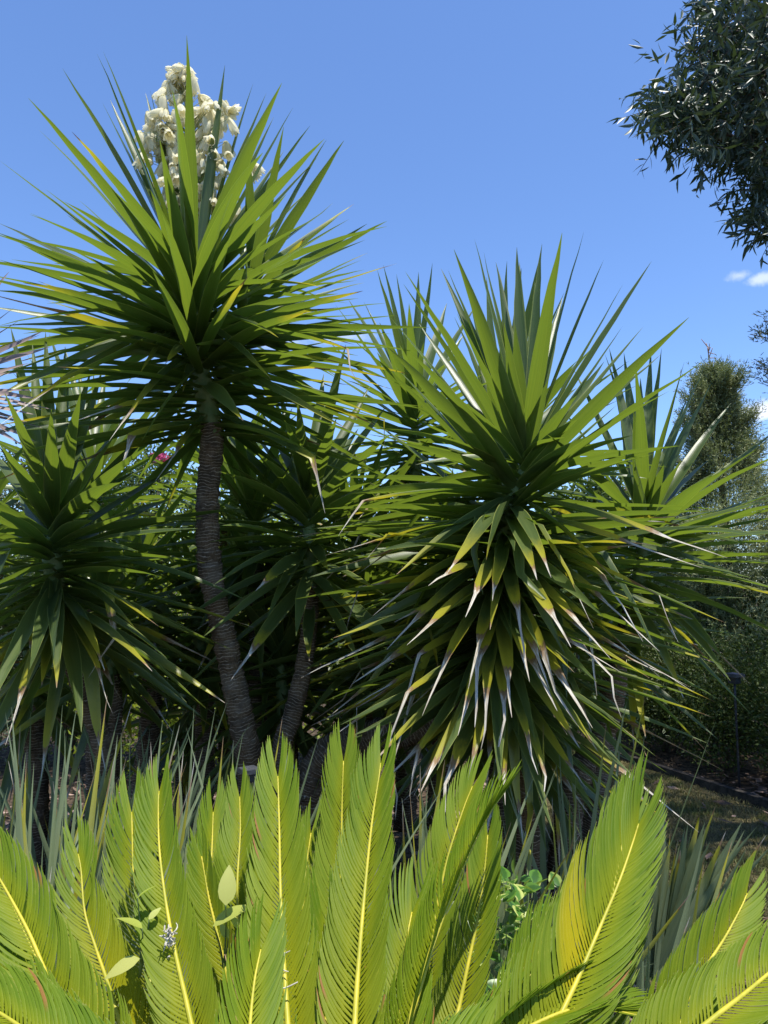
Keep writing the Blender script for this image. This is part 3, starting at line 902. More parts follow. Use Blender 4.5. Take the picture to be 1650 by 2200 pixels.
for px, py, d, lab, LL, nf in crowd:
    tr = []
    if px == 1080:
        tr = [(1045, 600, B_, 0), (1010, 640, B_, 0), (1120, 580, B_, 0), (1160, 560, B_, 0), (1090, 560, B_, 0), (980, 680, B_, 0), (1210, 620, B_, 0)]
    if px == 200:
        tr = [(100, 715, B_, 0), (140, 745, B_, 0), (170, 790, B_, 0), (200, 800, B_, 0), (225, 795, B_, 0), (260, 820, B_, 0), (60, 760, B_, 0), (300, 850, B_, 0), (20, 800, B_, 0)]
    yucca(lab, [(px, py, d), (px + 5, py + 80, d), (px + random.uniform(-30, 30), py + 300, d), (px + random.uniform(-30, 30), 1250 + 1.6 * F / d, d)], 0.45, tr, L=LL, W=0.06, fill=nf, emin=-48, emax=68, Lfill=LL, r_stem=0.03, r_trunk=(0.045, 0.065), dry_p=.35)

# thick old trunk leaning to the shaggy yucca
ax = Axis([(1050, 1500, 3.25), (900, 1560, 3.3), (770, 1590, 3.35), (700, 1630, 3.35), (660, 1720, 3.35), (650, 1980, 3.35)])
V, Q, ri, ar = trunk_mesh(ax, 0, ax.L[-1], 0.07, 0.085)
O = ax.p[-1]
o = link('leaning_trunk', make_mesh('leaning_trunk', V - O, Q, M_BARK, {'ring': ri, 'around': ar}))
o.location = tuple(O)
tag(o, 'thick dark trunk leaning right below the skirt of the shaggy yucca', 'trunk')


# ---------------------------------------------------------------- dried fan palm leaf at the left edge
def dried_palm():
    c = P(-190, 850, 2.3)
    T = thing('palm', 'brown dried fan palm leaf poking in at the left edge', 'palm', (c[0] - 0.3, c[1], 0))
    O = np.array(T.location)
    V, Q = tube(polyline([O + np.array([0, 0, 0.0]), O + np.array([0, 0, 1.2]), c + np.array([-0.25, 0, -0.1]), c], 14), np.linspace(0.09, 0.012, 14), 10)
    link('trunk', make_mesh('trunk', V - O, Q, M_WOOD), T)
    tips = [(12, 598), (22, 586), (50, 686), (32, 660), (100, 713), (82, 716), (110, 745), (62, 778), (95, 880), (112, 882), (40, 800), (52, 962), (20, 930), (70, 840), (30, 760), (-10, 640), (60, 905), (10, 1000), (-20, 1060), (90, 860), (75, 895), (100, 920), (45, 870), (80, 945), (55, 725)]
    for i, (x, y) in enumerate(tips):
        tip = P(x, y, 2.25 + random.uniform(-0.15, 0.2))
        leaf_obj(T, O, c + rng.standard_normal(3) * 0.02, tip, width=random.uniform(0.026, 0.04), sag=0.03, twist=random.gauss(1.0, .35), mat=M_DEADPALM, fold=0.2, name='leaf_segment', n=9)


dried_palm()


# ---------------------------------------------------------------- iris / flax clumps
def iris_clump(px, py, d, n, h, spread, label, lean=(0, 0), wid=0.022, fan=None):
    base = P(px, py, d).copy()
    base[2] = 0.0
    T = thing('iris_clump', label, 'iris', base, 'sword leaved clumps round the yuccas')
    for i in range(n):
        a = random.uniform(0, 6.283); r = spread * math.sqrt(random.random())
        B = base + np.array([r * math.cos(a), r * math.sin(a) * 0.7, 0.0])
        hh = h * random.uniform(0.72, 1.1)
        tip = B + np.array([lean[0] + random.gauss(0, 0.24) * hh, lean[1] + random.gauss(0, 0.12) * hh, hh])
        if fan:
            f_ = random.uniform(*fan)
            tip = B + np.array([math.sin(f_) * hh, random.gauss(0, .1) * hh, math.cos(f_) * hh])
        w = wid * random.uniform(0.7, 1.25)
        an = random.uniform(-0.6, 0.6)
        leaf_obj(T, base, B, tip, width=w, sag=random.uniform(0.0, 0.07), twist=random.gauss(0, .5), mat=M_IRIS, fold=0.18, n=8, side0=(math.cos(an), math.sin(an), 0), dry=random.choice([0, 0, 0, 0, 0, .06, .12]), kink=(0.6, random.uniform(.3, .7)) if random.random() < 0.07 else None)


for args in [(-20, 1900, 1.62, 44, 1.20, .20, 'grey green iris clump at the left edge behind the cycad', (-.05, .3), .026),
             (130, 1900, 1.68, 44, 1.20, .18, 'second iris clump from the left, below the left yucca', (.04, .3), .026),
             (290, 1900, 1.85, 36, 1.12, .16, 'iris clump left of the foot of the tall trunk', (0, .28), .025),
             (430, 1900, 2.0, 26, 1.04, .16, 'iris clump in front of the tall ringed trunk', (.05, .25), .024),
             (90, 1880, 2.6, 40, 1.1, .3, 'shaded iris clump behind the left clumps', (0, 0), .028),
             (300, 1880, 2.75, 34, 1.0, .3, 'shaded iris clump near the leaning slim trunk', (0, 0), .026),
             (890, 1900, 2.1, 30, .98, .18, 'iris clump below the left side of the shaggy skirt', (.02, .2), .024),
             (1110, 1900, 2.2, 26, .92, .2, 'dark iris clump below the middle of the shaggy skirt', (0, 0), .024),
             (1230, 1860, 2.55, 20, 1.12, .12, 'thin tall iris clump where the lawn begins', (0, 0), .022),
             (680, 1900, 2.3, 22, .9, .2, 'iris clump hidden behind the middle fronds', (0, 0), .024)]:
    iris_clump(*args)
iris_clump(1415, 2063, 3.0, 44, .70, .06, 'broad leaved iris clump leaning over the lawn at the right', fan=(-.12, .75), wid=0.046)
iris_clump(1345, 2100, 2.1, 12, .85, .08, 'small iris clump behind the tallest right frond', lean=(0.05, 0.05), wid=0.026)


# ---------------------------------------------------------------- cycad in front
def frond(parent, O, pts, n_pairs_m=128, plen=0.15, roll=0.0, yellow=0.0, width=0.0051, base_bare=0.0, sideL=1.0, sideR=1.0, yband=None, vshape=0.5, brown=0.0, nlen=None):
    W0 = polyline([P(*q) for q in pts], 60)
    Lr = np.sum(np.linalg.norm(np.diff(W0, axis=0), axis=1))
    e = bpy.data.objects.new('frond', None)
    COL.objects.link(e); e.parent = parent
    base = W0[0]
    e.location = tuple(base - O)
    V, Q = tube(W0 - base, np.linspace(0.0060, 0.0014, 60), 8)
    link('rachis', make_mesh('rachis', V, Q, M_RACHIS), e)
    Tn = unit(np.gradient(W0, axis=0))
    nref = unit(np.array([0.0, -0.72, 0.70]))
    K = int(Lr * n_pairs_m)
    fseed = random.random() * 50
    fv = random.gauss(0.5, 0.16); fl = random.uniform(.92, 1.08)
    u = (np.arange(K) + 0.5) / K
    u = base_bare + (1 - base_bare) * u
    a = Acc()
    for side in (-1, 1):
        uu = np.clip(u + rng.normal(0, 0.0008, K), 0, 1)
        Cp = np.stack([np.interp(uu, np.linspace(0, 1, 60), W0[:, k]) for k in range(3)], -1)
        Tp = unit(np.stack([np.interp(uu, np.linspace(0, 1, 60), Tn[:, k]) for k in range(3)], -1))
        Np = unit(nref[None] - Tp * (Tp @ nref)[:, None])
        Sp = np.cross(Tp, Np)
        cr, sr = math.cos(roll), math.sin(roll)
        S1 = Sp * cr + Np * sr
        N1 = Np * cr - Sp * sr
        mult = sideR if side > 0 else sideL
        ln = plen * .92 * fl * mult * np.interp(uu, [0, 0.15, 0.5, 0.8, 0.93, 1.0], [0.6, 0.9, 1.0, 0.98, 0.9, 0.78]) * rng.uniform(0.95, 1.03, K)
        a0 = np.interp(uu, [0, 0.5, 0.85, 1.0], [0.95, 0.74, 0.52, 0.20]) + rng.normal(0, 0.02, K) + 0.10 * np.array([mnoise.noise(Vector((q * 9, fseed, side * 3.0))) for q in uu])
        a1 = a0 * 0.12
        n = 7
        t = np.linspace(0, 1, n)
        ang = a0[:, None] + (a1 - a0)[:, None] * t[None] ** 0.9
        vup = vshape * (1 - 0.35 * t)[None] + rng.normal(0, 0.03, K)[:, None] + 0.30 * np.array([mnoise.noise(Vector((q * 7, fseed + 9, side * 3.0))) for q in uu])[:, None]
        D = np.cos(ang)[..., None] * Tp[:, None] + np.sin(ang)[..., None] * (side * S1[:, None] + vup[..., None] * N1[:, None])
        D = unit(D)
        seg = (ln / (n - 1))[:, None, None]
        C = np.cumsum(np.concatenate([np.zeros((K, 1, 3)), D[:, :-1] * seg], axis=1), axis=1) + Cp[:, None] + (side * S1 * np.interp(uu, [0, 1], [.0042, .0008])[:, None] + N1 * 0.001)[:, None]
        SS = unit(np.cross(D, N1[:, None] - side * 0.35 * S1[:, None]))
        NN = unit(np.cross(SS, D))
        NN = np.where(np.sum(NN * N1[:, None], -1, keepdims=True) < 0, -NN, NN)
        w = width * np.interp(t, [0, 0.08, 0.5, 0.85, 1.0], [0.55, 0.95, 1.0, 0.7, 0.08])[None] * rng.uniform(0.92, 1.08, K)[:, None]
        # a few leaflets missing
        keep = (rng.uniform(0, 1, K) > 0.015) & (np.array([mnoise.noise(Vector((q * 26, fseed + 5, side * 2.0))) for q in uu]) < 0.62)
        C, SS, NN, w, uk = C[keep], SS[keep], NN[keep], w[keep], uu[keep]
        Kk = len(C)
        V, Q, ta, sa = strips(C - base, SS, NN, w, -0.30)
        ye = np.full(Kk, 0.0)
        if yband is not None:
            s_, u0, u1, amt = yband
            if s_ == side or s_ == 0:
                ye = amt * np.clip(1 - np.abs((uk - (u0 + u1) / 2) / ((u1 - u0) / 2)) ** 3, 0, 1)
        ye = np.clip(ye + yellow * np.clip(1.1 - uk * 1.3, 0, 1) + 0.0, 0, 1)
        yev = np.repeat(ye, n * 3) * (np.interp(ta, [0, .5, 1], [1, 0.9, 0.35]))
        brn = (rng.uniform(0, 1, Kk) < 0.012 + brown).astype(float)
        brv = np.repeat(brn, n * 3) * (ta > rng.uniform(0.3, 0.8))
        a.add(V, Q, along=ta, across=sa, vary=np.repeat(np.clip(rng.normal(fv, 0.24, Kk), 0, 1), n * 3), yellow=yev, brown=brv)
    link('leaflets', a.mesh('leaflets', M_PINNA), e, 'stuff')
    return e


cb = np.array([0.05, 1.0, 0.0])
CY = thing('cycad', 'large sago cycad with bright green feathery fronds filling the foreground', 'cycad', cb)
cp = [tuple(cb), (0.05, 1.0, 0.2), (0.05, 1.02, 0.42)]
V, Q = tube(polyline(cp, 30), 0.13 * (1 + 0.08 * rng.standard_normal(30)), 20, wob=0.05)
link('trunk', make_mesh('trunk', V - cb, Q, M_WOOD), CY)

FR = [
    # pts base->tip (px,py,depth), kwargs
    ([(300, 2500, 1.05), (230, 2330, 1.12), (155, 2200, 1.18), (105, 2105, 1.22), (60, 2000, 1.27), (0, 1890, 1.33), (-40, 1830, 1.37)], dict(plen=.145, roll=-.15, yellow=.15)),
    ([(330, 2500, 1.1), (275, 2260, 1.25), (232, 2115, 1.33), (205, 2035, 1.38), (182, 1960, 1.42), (174, 1870, 1.47), (168, 1835, 1.49)], dict(plen=.13, yellow=.9, roll=-.1)),
    ([(400, 2450, 1.2), (345, 2230, 1.36), (325, 2120, 1.42), (302, 2010, 1.48), (287, 1890, 1.55), (284, 1790, 1.6), (283, 1745, 1.63)], dict(plen=.14, yellow=.35)),
    ([(470, 2500, 1.05), (432, 2300, 1.15), (402, 2160, 1.22), (375, 2040, 1.29), (355, 1930, 1.35), (342, 1820, 1.42), (340, 1730, 1.47), (342, 1700, 1.49)], dict(plen=.13, yellow=.25, roll=.05)),
    ([(520, 2400, 1.3), (480, 2200, 1.45), (463, 2060, 1.52), (450, 1930, 1.6), (455, 1830, 1.68), (458, 1745, 1.74)], dict(plen=.13, yellow=.1)),
    ([(545, 2400, 1.25), (500, 2150, 1.38), (463, 1990, 1.45), (448, 1925, 1.48), (433, 1840, 1.52)], dict(plen=.09, yellow=.5)),
    ([(560, 2400, 1.25), (530, 2150, 1.42), (512, 1970, 1.52), (510, 1890, 1.56), (516, 1790, 1.63), (515, 1712, 1.68)], dict(plen=.125, yellow=.2, roll=.12)),
    ([(640, 2500, 1.05), (625, 2300, 1.13), (615, 2150, 1.2), (607, 2020, 1.27), (602, 1900, 1.34), (600, 1780, 1.41), (597, 1668, 1.48)], dict(plen=.135, yellow=.35)),
    ([(665, 2400, 1.35), (652, 2200, 1.5), (650, 2000, 1.62), (656, 1880, 1.7), (668, 1790, 1.76)], dict(plen=.12, yellow=.3)),
    ([(730, 2500, 1.3), (725, 2200, 1.42), (730, 2000, 1.52), (733, 1850, 1.6), (735, 1720, 1.66), (738, 1635, 1.7)], dict(plen=.135, yellow=.15, roll=.1)),
    ([(750, 2500, 1.02), (758, 2300, 1.1), (765, 2150, 1.17), (777, 1990, 1.25), (788, 1870, 1.32), (800, 1760, 1.38), (814, 1670, 1.43), (818, 1640, 1.45)], dict(plen=.14, yellow=.3)),
    ([(820, 2500, 1.0), (860, 2280, 1.1), (905, 2110, 1.18), (955, 1960, 1.26), (1005, 1840, 1.33), (1050, 1750, 1.38), (1085, 1700, 1.42)], dict(plen=.15, roll=1.15, sideR=.75, yellow=.05)),
    ([(930, 2450, 1.2), (965, 2250, 1.32), (985, 2170, 1.37), (1003, 2085, 1.41), (1025, 1980, 1.46), (1040, 1880, 1.51), (1048, 1795, 1.55)], dict(plen=.12, yellow=.25)),
    ([(880, 2450, 1.35), (905, 2200, 1.5), (930, 2000, 1.6), (960, 1850, 1.68), (995, 1740, 1.75), (1015, 1690, 1.78)], dict(plen=.15, yellow=.05, roll=.3)),
    ([(1060, 2500, 1.0), (1140, 2310, 1.08), (1200, 2190, 1.13), (1245, 2095, 1.18), (1290, 1990, 1.24), (1330, 1895, 1.29), (1358, 1815, 1.34), (1372, 1770, 1.36)], dict(plen=.19, sideR=.72, roll=.1, yellow=.15, yband=(-1, .40, .60, .8))),
    ([(1150, 2500, 1.2), (1210, 2330, 1.28), (1260, 2150, 1.38), (1300, 1990, 1.46), (1330, 1850, 1.54), (1345, 1760, 1.6)], dict(plen=.16, yellow=.1, roll=-.1)),
    ([(1330, 2500, 1.1), (1420, 2260, 1.2), (1480, 2140, 1.27), (1525, 2065, 1.32), (1560, 2010, 1.36), (1592, 1950, 1.4), (1605, 1920, 1.42)], dict(plen=.15, sideR=.75, yellow=.1)),
    ([(1280, 2500, 1.0), (1440, 2270, 1.08), (1530, 2190, 1.12), (1600, 2135, 1.16), (1690, 2060, 1.22), (1780, 1990, 1.28)], dict(plen=.14, yellow=.2, roll=.3)),
    # lower front layer
    ([(420, 2560, .95), (280, 2400, 1.0), (150, 2290, 1.05), (20, 2190, 1.1), (-120, 2110, 1.16)], dict(plen=.13, roll=-.5)),
    ([(360, 2560, 1.0), (180, 2330, 1.1), (60, 2180, 1.18), (-30, 2080, 1.23), (-110, 2020, 1.27)], dict(plen=.13, roll=-.3)),
    ([(700, 2600, .95), (840, 2430, 1.0), (960, 2310, 1.04), (1110, 2220, 1.1), (1250, 2165, 1.15), (1385, 2185, 1.2)], dict(plen=.125, roll=.7)),
    ([(780, 2600, .95), (900, 2380, 1.03), (1020, 2240, 1.1), (1150, 2130, 1.17), (1265, 2075, 1.22)], dict(plen=.12, roll=.9)),
    ([(560, 2600, .95), (540, 2420, 1.02), (535, 2250, 1.1), (545, 2120, 1.16), (560, 2040, 1.2)], dict(plen=.13, roll=-.4)),
    ([(850, 2600, 1.0), (850, 2350, 1.1), (855, 2180, 1.2), (870, 2040, 1.28), (885, 1960, 1.33)], dict(plen=.14, roll=.2)),
    ([(1300, 2600, 1.0), (1370, 2400, 1.08), (1430, 2260, 1.16), (1470, 2180, 1.2)], dict(plen=.13, roll=-.2)),
    ([(660, 2600, 1.0), (690, 2350, 1.12), (700, 2200, 1.2), (705, 2080, 1.27), (700, 1990, 1.31)], dict(plen=.14, roll=-.2)),
    ([(1000, 2600, 1.0), (1060, 2380, 1.1), (1100, 2230, 1.2), (1135, 2110, 1.27), (1165, 2020, 1.33)], dict(plen=.14)),
    ([(300, 2600, 1.15), (200, 2350, 1.25), (120, 2150, 1.35), (60, 2020, 1.42), (20, 1930, 1.46)], dict(plen=.14)),
    ([(560, 2500, 1.25), (570, 2250, 1.4), (560, 2080, 1.48), (555, 1960, 1.54), (560, 1880, 1.58)], dict(plen=.12)),
    ([(1450, 2600, 1.05), (1560, 2400, 1.12), (1640, 2280, 1.2), (1700, 2190, 1.26)], dict(plen=.14)),
]
for fi, (pts, kw) in enumerate(FR):
    kw.setdefault('roll', random.uniform(-.35, .35))
    frond(CY, cb, pts, **kw)


# ---------------------------------------------------------------- broad leaves of a vine in the cycad
k = NT('vine_leaf')
v = k.attr('vary')
M_VINE = k.finish(k.mix(v, (0.36, 0.42, 0.06), (0.54, 0.54, 0.16)), 0.5, 0.3, None, (0.45, 0.6, 0.05), 0.4)


def broad_leaf(L, W, n=7, cup=0.15, heart=0.0):
    t = np.linspace(0, 1, n)
    w = W * np.sin(np.clip(t, 0, 1) ** 0.75 * math.pi) ** 0.8
    w = np.maximum(w, 0.002)
    C = np.stack([np.zeros(n), L * t, -cup * L * t ** 2], -1)
    S = np.tile([1.0, 0, 0], (n, 1)); N = np.tile([0, 0, 1.0], (n, 1))
    return strips(C[None], S[None], N[None], w[None], 0.12)


def vine(px, py, d, leaves, label):
    base = P(px, py, d)
    T = thing('vine', label, 'vine', (base[0], base[1], base[2]), 'pale vine shoots in the cycad')
    a = Acc()
    ends = []
    for (lx, ly, ld, LL, rot, tilt) in leaves:
        p = P(lx, ly, ld)
        ends.append(p)
        V, Q = tube(bezier(np.zeros(3), (p - base) / 2 + np.array([0, 0.02, 0.0]), p - base, np.linspace(0, 1, 8)), np.linspace(.002, .001, 8), 5)
        a.add(V, Q)
        V, Q, ta, sa = broad_leaf(LL, LL * 0.5)
        o = link('leaf', make_mesh('leaf', V, Q, M_VINE, {'along': ta, 'across': sa, 'vary': np.full(len(V), random.random())}), T)
        o.location = tuple(p - base)
        o.rotation_euler = (tilt, random.uniform(-.5, .5), rot)
    link('stem', a.mesh('stem', M_GREENSTEM), T)


vine(480, 2080, 1.36, [(458, 1990, 1.34, .075, -1.2, 0.5), (485, 1945, 1.34, .065, 0.2, 1.2), (520, 2030, 1.35, .03, -.8, .8), (490, 2015, 1.36, .03, .5, .8), (510, 1995, 1.36, .03, .9, .9)], 'pale lime vine shoot with two big leaves between the left fronds')
vine(300, 2100, 1.3, [(305, 1995, 1.28, .05, 1.4, 0.4), (295, 1930, 1.3, .035, -1.2, .6), (300, 2060, 1.28, .06, 2.0, -.3), (320, 1975, 1.3, .025, -.6, .7)], 'small pale vine shoot with narrow leaves left of the tallest left frond')
vine(675, 2080, 1.38, [(665, 2045, 1.36, .045, .1, 1.2), (690, 2070, 1.37, .03, -.7, 1)], 'single rounded green vine leaf right of the centre frond')

# ---------------------------------------------------------------- variegated ground cover by the cycad
k = NT('periwinkle_leaf')
s_ = k.attr('across'); v = k.attr('vary')
M_PERI = k.finish(k.mix(k.rng(k.math('ABSOLUTE', s_), .35, .7), k.mix(v, (0.035, 0.10, 0.02), (0.08, 0.2, 0.03)), k.mix(v, (0.10, 0.22, 0.03), (0.5, 0.55, 0.16))), .35, .5, None, (0.25, 0.4, 0.04), .3)
base = P(1100, 2180, 1.9); base[2] = 0
T = thing('ground_cover', 'clump of glossy yellow edged round leaves between the cycad fronds', 'ground cover', base)
pm = []
for i in range(3):
    V, Q, ta, sa = broad_leaf(.042, .03, 5)
    pm.append(make_mesh('leaf', V, Q, M_PERI, {'along': ta, 'across': sa, 'vary': np.full(len(V), i / 2)}))
a = Acc()
for i in range(190):
    x, y = random.gauss(1110, 45), random.uniform(1885, 2190)
    p = P(x, y, 1.95 + random.uniform(-.15, .2))
    if p[2] < 0.05:
        p[2] = 0.05
    o = link('leaf', random.choice(pm), T)
    o.location = tuple(p - base)
    o.rotation_euler = (random.gauss(0.5, .5), random.gauss(0, .4), random.uniform(0, 6.28))
    s = random.uniform(.7, 1.3); o.scale = (s, s, s)
    if i % 9 == 0:
        V, Q = tube(bezier(np.array([0, 0, 0.0]) + rng.normal(0, .05, 3) * [1, 1, 0], (p - base) * np.array([.6, .6, .7]), p - base, np.linspace(0, 1, 6)), np.linspace(.002, .001, 6), 5)
        a.add(V, Q)
link('stem', a.mesh('stem', M_GREENSTEM), T)


# ---------------------------------------------------------------- leaf clouds: shrubs, hedge, trees
def cloud(centers, radii, K, L, W, droop=0.0, shell=0.45, up=0.3):
    """K rhombic leaves inside ellipsoids"""
    centers = np.asarray(centers, float); radii = np.asarray(radii, float)
    vol = np.prod(radii, axis=1) ** 0.75
    which = rng.choice(len(centers), K, p=vol / vol.sum())
    d = unit(rng.standard_normal((K, 3)))
    r = rng.uniform(0, 1, K) ** shell
    lump = np.array([mnoise.noise(Vector(tuple(q * 2.3 + w * 7.7))) for q, w in zip(d, which)]) if K < 70000 else np.zeros(K)
    r = r * (0.86 + 0.42 * lump)
    p = centers[which] + d * r[:, None] * radii[which]
    a = unit(rng.standard_normal((K, 3)) + d * 0.7 + np.array([0, 0, up - droop]))
    b = unit(np.cross(a, rng.standard_normal((K, 3)) + np.array([0, 0, 0.6])))
    nn = np.cross(a, b)
    ll = L * rng.uniform(0.6, 1.2, K); ww = W * rng.uniform(0.7, 1.2, K)
    V = np.stack([p, p + a * (ll * .45)[:, None] + b * (ww / 2)[:, None] + nn * (ww * .12)[:, None], p + a * ll[:, None], p + a * (ll * .45)[:, None] - b * (ww / 2)[:, None] + nn * (ww * .12)[:, None]], 1)
    return V.reshape(-1, 3), np.arange(K * 4).reshape(K, 4), np.repeat(np.clip(rng.normal(.45, .25, K) + 0.5 * lump, 0, 1), 4), p


def shrub(name, label, cat, foot, centers, radii, K, L, W, mat, trunk_r=0.03, group=None, **kw):
    foot = np.array(foot, float)
    T = thing(name, label, cat, foot, group)
    V, Q, v, p = cloud(centers, radii, K, L, W, **kw)
    link('foliage', make_mesh('foliage', V - foot, Q, mat, {'vary': v}, smooth=False), T, 'stuff')
    a = Acc()
    for i, (c, r) in enumerate(zip(centers, radii)):
        c = np.asarray(c)
        for j in range(3):
            e = c + unit(rng.standard_normal(3)) * np.asarray(r) * .6
            V, Q = tube(bezier(np.zeros(3) + rng.normal(0, .02, 3) * [1, 1, 0], (c - foot) * np.array([.4, .4, .8]), e - foot, np.linspace(0, 1, 8)), np.linspace(trunk_r, trunk_r * .25, 8), 6)
            a.add(V, Q)
    link('branches', a.mesh('branches', M_WOOD), T)
    return T


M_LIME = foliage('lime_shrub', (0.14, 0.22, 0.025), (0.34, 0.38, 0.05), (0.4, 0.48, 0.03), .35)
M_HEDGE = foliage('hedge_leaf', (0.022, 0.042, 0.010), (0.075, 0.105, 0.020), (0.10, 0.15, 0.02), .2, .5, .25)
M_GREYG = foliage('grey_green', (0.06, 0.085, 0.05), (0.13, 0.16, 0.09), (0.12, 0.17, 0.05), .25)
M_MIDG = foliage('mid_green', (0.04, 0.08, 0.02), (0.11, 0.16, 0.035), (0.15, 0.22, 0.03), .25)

# sunlit shrubs behind the yuccas
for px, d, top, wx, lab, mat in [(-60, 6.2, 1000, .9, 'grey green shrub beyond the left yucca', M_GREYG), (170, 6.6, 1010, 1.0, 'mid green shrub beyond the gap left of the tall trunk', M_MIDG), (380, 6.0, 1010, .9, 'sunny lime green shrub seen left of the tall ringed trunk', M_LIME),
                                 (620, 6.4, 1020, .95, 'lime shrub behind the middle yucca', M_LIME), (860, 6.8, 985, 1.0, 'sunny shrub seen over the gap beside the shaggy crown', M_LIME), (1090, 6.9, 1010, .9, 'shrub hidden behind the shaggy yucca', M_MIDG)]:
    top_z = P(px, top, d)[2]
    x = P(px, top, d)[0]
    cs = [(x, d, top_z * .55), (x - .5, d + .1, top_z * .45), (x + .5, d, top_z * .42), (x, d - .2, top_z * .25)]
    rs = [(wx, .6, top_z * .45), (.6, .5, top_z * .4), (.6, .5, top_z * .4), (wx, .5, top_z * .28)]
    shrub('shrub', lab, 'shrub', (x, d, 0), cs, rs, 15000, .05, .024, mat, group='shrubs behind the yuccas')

# pink bougainvillea tips
a = P(340, 984, 6.0)
T = thing('flowering_shoot', 'spray of pink blossom on the lime shrub left of the trunk', 'flowers', a)
V, Q, v, p = cloud([a, a + [.09, 0, -.02]], [(.09, .07, .05), (.07, .06, .04)], 260, .035, .026)
link('petals', make_mesh('petals', V - a, Q, foliage('pink', (.45, .05, .16), (.62, .12, .26), (.6, .1, .25), .35), {'vary': v}, smooth=False), T, 'stuff')
V, Q = tube(np.linspace([0, 0, -.45], [0.02, 0, 0.02], 6), [.006] * 6, 6)
link('stem', make_mesh('stem', V, Q, M_WOOD), T)

# trees further away, greyish, letting the sky through
for px, d, top, r, lab, mat, n in [(120, 12, 900, 1.8, 'loose grey green tree far behind on the left', M_GREYG, 16000), (330, 11, 935, 1.2, 'small far tree seen under the tall crown', M_MIDG, 10000), (1290, 9.5, 985, .9, 'dark leafed small tree behind the back right yucca', M_MIDG, 9000), (1380, 10.5, 1040, 1.4, 'grey shrub beyond the cypress', M_GREYG, 9000),
                                   (700, 13, 985, 2.2, 'far round tree behind the lime shrubs', M_MIDG, 14000), (1020, 13, 990, 2.0, 'far tree behind the shaggy yucca', M_GREYG, 12000)]:
    z = P(px, top, d)[2]; x = P(px, top, d)[0]
    shrub('tree', lab, 'tree', (x, d, 0), [(x, d, z - r * .6), (x - r * .6, d, z - r * .9), (x + r * .6, d, z - r * .95), (x, d, z * .35)], [(r * .7, r * .6, r * .6), (r * .6,) * 3, (r * .6,) * 3, (r * .9, r * .8, z * .35)], n, .09, .045, mat, .06, group='trees beyond the planting bed', shell=.6)


# conifer sprays
def conifer(label, foot, h, R, K, mat, lean=0.0, top_twig=True, name='cypress', arms=()):
    foot = np.array(foot, float)
    T = thing(name, label, 'cypress', foot)
    V, Q = tube(polyline([np.zeros(3), np.array([lean * .5, 0, h * .5]), np.array([lean, 0, h * .97])], 20), np.linspace(.09, .008, 20), 10)
    link('trunk', make_mesh('trunk', V, Q, M_WOOD), T)
    u = rng.uniform(0, 1, K) ** 1.25
    az = rng.uniform(0, 6.283, K)
    lob = np.array([mnoise.noise(Vector((math.cos(q) * 1.6, math.sin(q) * 1.6, w * 5))) for q, w in zip(az, u)])
    lob = lob * .6 + .6 * np.array([mnoise.noise(Vector((math.cos(q) * 3.2, math.sin(q) * 3.2, w * 14))) for q, w in zip(az, u)])
    rad = R * (1 - u) ** 1.12 * (1 + .95 * lob) * rng.uniform(.35, 1.05, K) ** .6 * np.where(rng.uniform(0, 1, K) < .12, rng.uniform(1.05, 1.4, K), 1.0) + .02
    z = .25 + (h - .25) * u
    p = np.stack([lean * z / h + rad * np.cos(az), rad * np.sin(az), z], -1)
    d = unit(np.stack([np.cos(az), np.sin(az), rng.uniform(.1, 1.2, K)], -1) + rng.normal(0, .3, (K, 3)))
    lob0 = lob
    for (a0, a1) in arms:
        A, Bq = P(a0[0], a0[1], foot[1]) - foot, P(a1[0], a1[1], foot[1] - .3) - foot
        V, Q = tube(np.linspace(A, Bq, 8), np.linspace(.02, .004, 8), 6)
        link('branch', make_mesh('branch', V, Q, M_WOOD), T)
        m_ = 170
        uu = rng.uniform(.2, .93, m_)
        p = np.vstack([p, A + (Bq - A) * uu[:, None] + rng.normal(0, .03, (m_, 3))])
        d = np.vstack([d, unit(unit(Bq - A) + np.array([0, 0, .35]) + rng.normal(0, .35, (m_, 3)))])
        lob0 = np.concatenate([lob0, np.zeros(m_)])
    K = len(p); lob = lob0
    # each spray: feathery cluster of tiny scales along a short stem
    m = 9
    tt = rng.uniform(0, 1, (K, m))
    sl = rng.uniform(.10, .22, K)
    q0 = p[:, None] + d[:, None] * (sl[:, None] * tt)[..., None]
    dd = unit(d[:, None] * .9 + rng.normal(0, .55, (K, m, 3)))
    b = unit(np.cross(dd, rng.standard_normal((K, m, 3))))
    ll = rng.uniform(.02, .045, (K, m, 1)) ; ww = .007
    V = np.stack([q0 - b * ww / 2, q0 + b * ww / 2, q0 + dd * ll + b * ww * .3, q0 + dd * ll - b * ww * .3], 2).reshape(-1, 3)
    Q = np.arange(K * m * 4).reshape(-1, 4)
    v = np.repeat(np.clip(.45 + .7 * lob + rng.normal(0, .18, K), 0, 1), m * 4)
    link('foliage', make_mesh('foliage', V, Q, mat, {'vary': v}, smooth=False), T, 'stuff')
    return T


M_CYP = foliage('cypress_leaf', (0.13, 0.17, 0.07), (0.44, 0.46, 0.24), (0.2, 0.25, 0.06), .2, .6)
x, y, z = P(1555, 800, 7.6)
T = conifer('pale green cypress with a bare pinkish top shoot, behind the back right yucca', (x, 7.6, 0), z, 1.15, 23000, M_CYP, lean=-.12,
            arms=[((1540, 880), (1592, 812)), ((1540, 900), (1488, 815)), ((1550, 960), (1622, 890)), ((1540, 980), (1468, 905)), ((1540, 930), (1475, 858)), ((1550, 1040), (1640, 960)), ((1545, 860), (1560, 805)), ((1540, 1060), (1445, 985))])
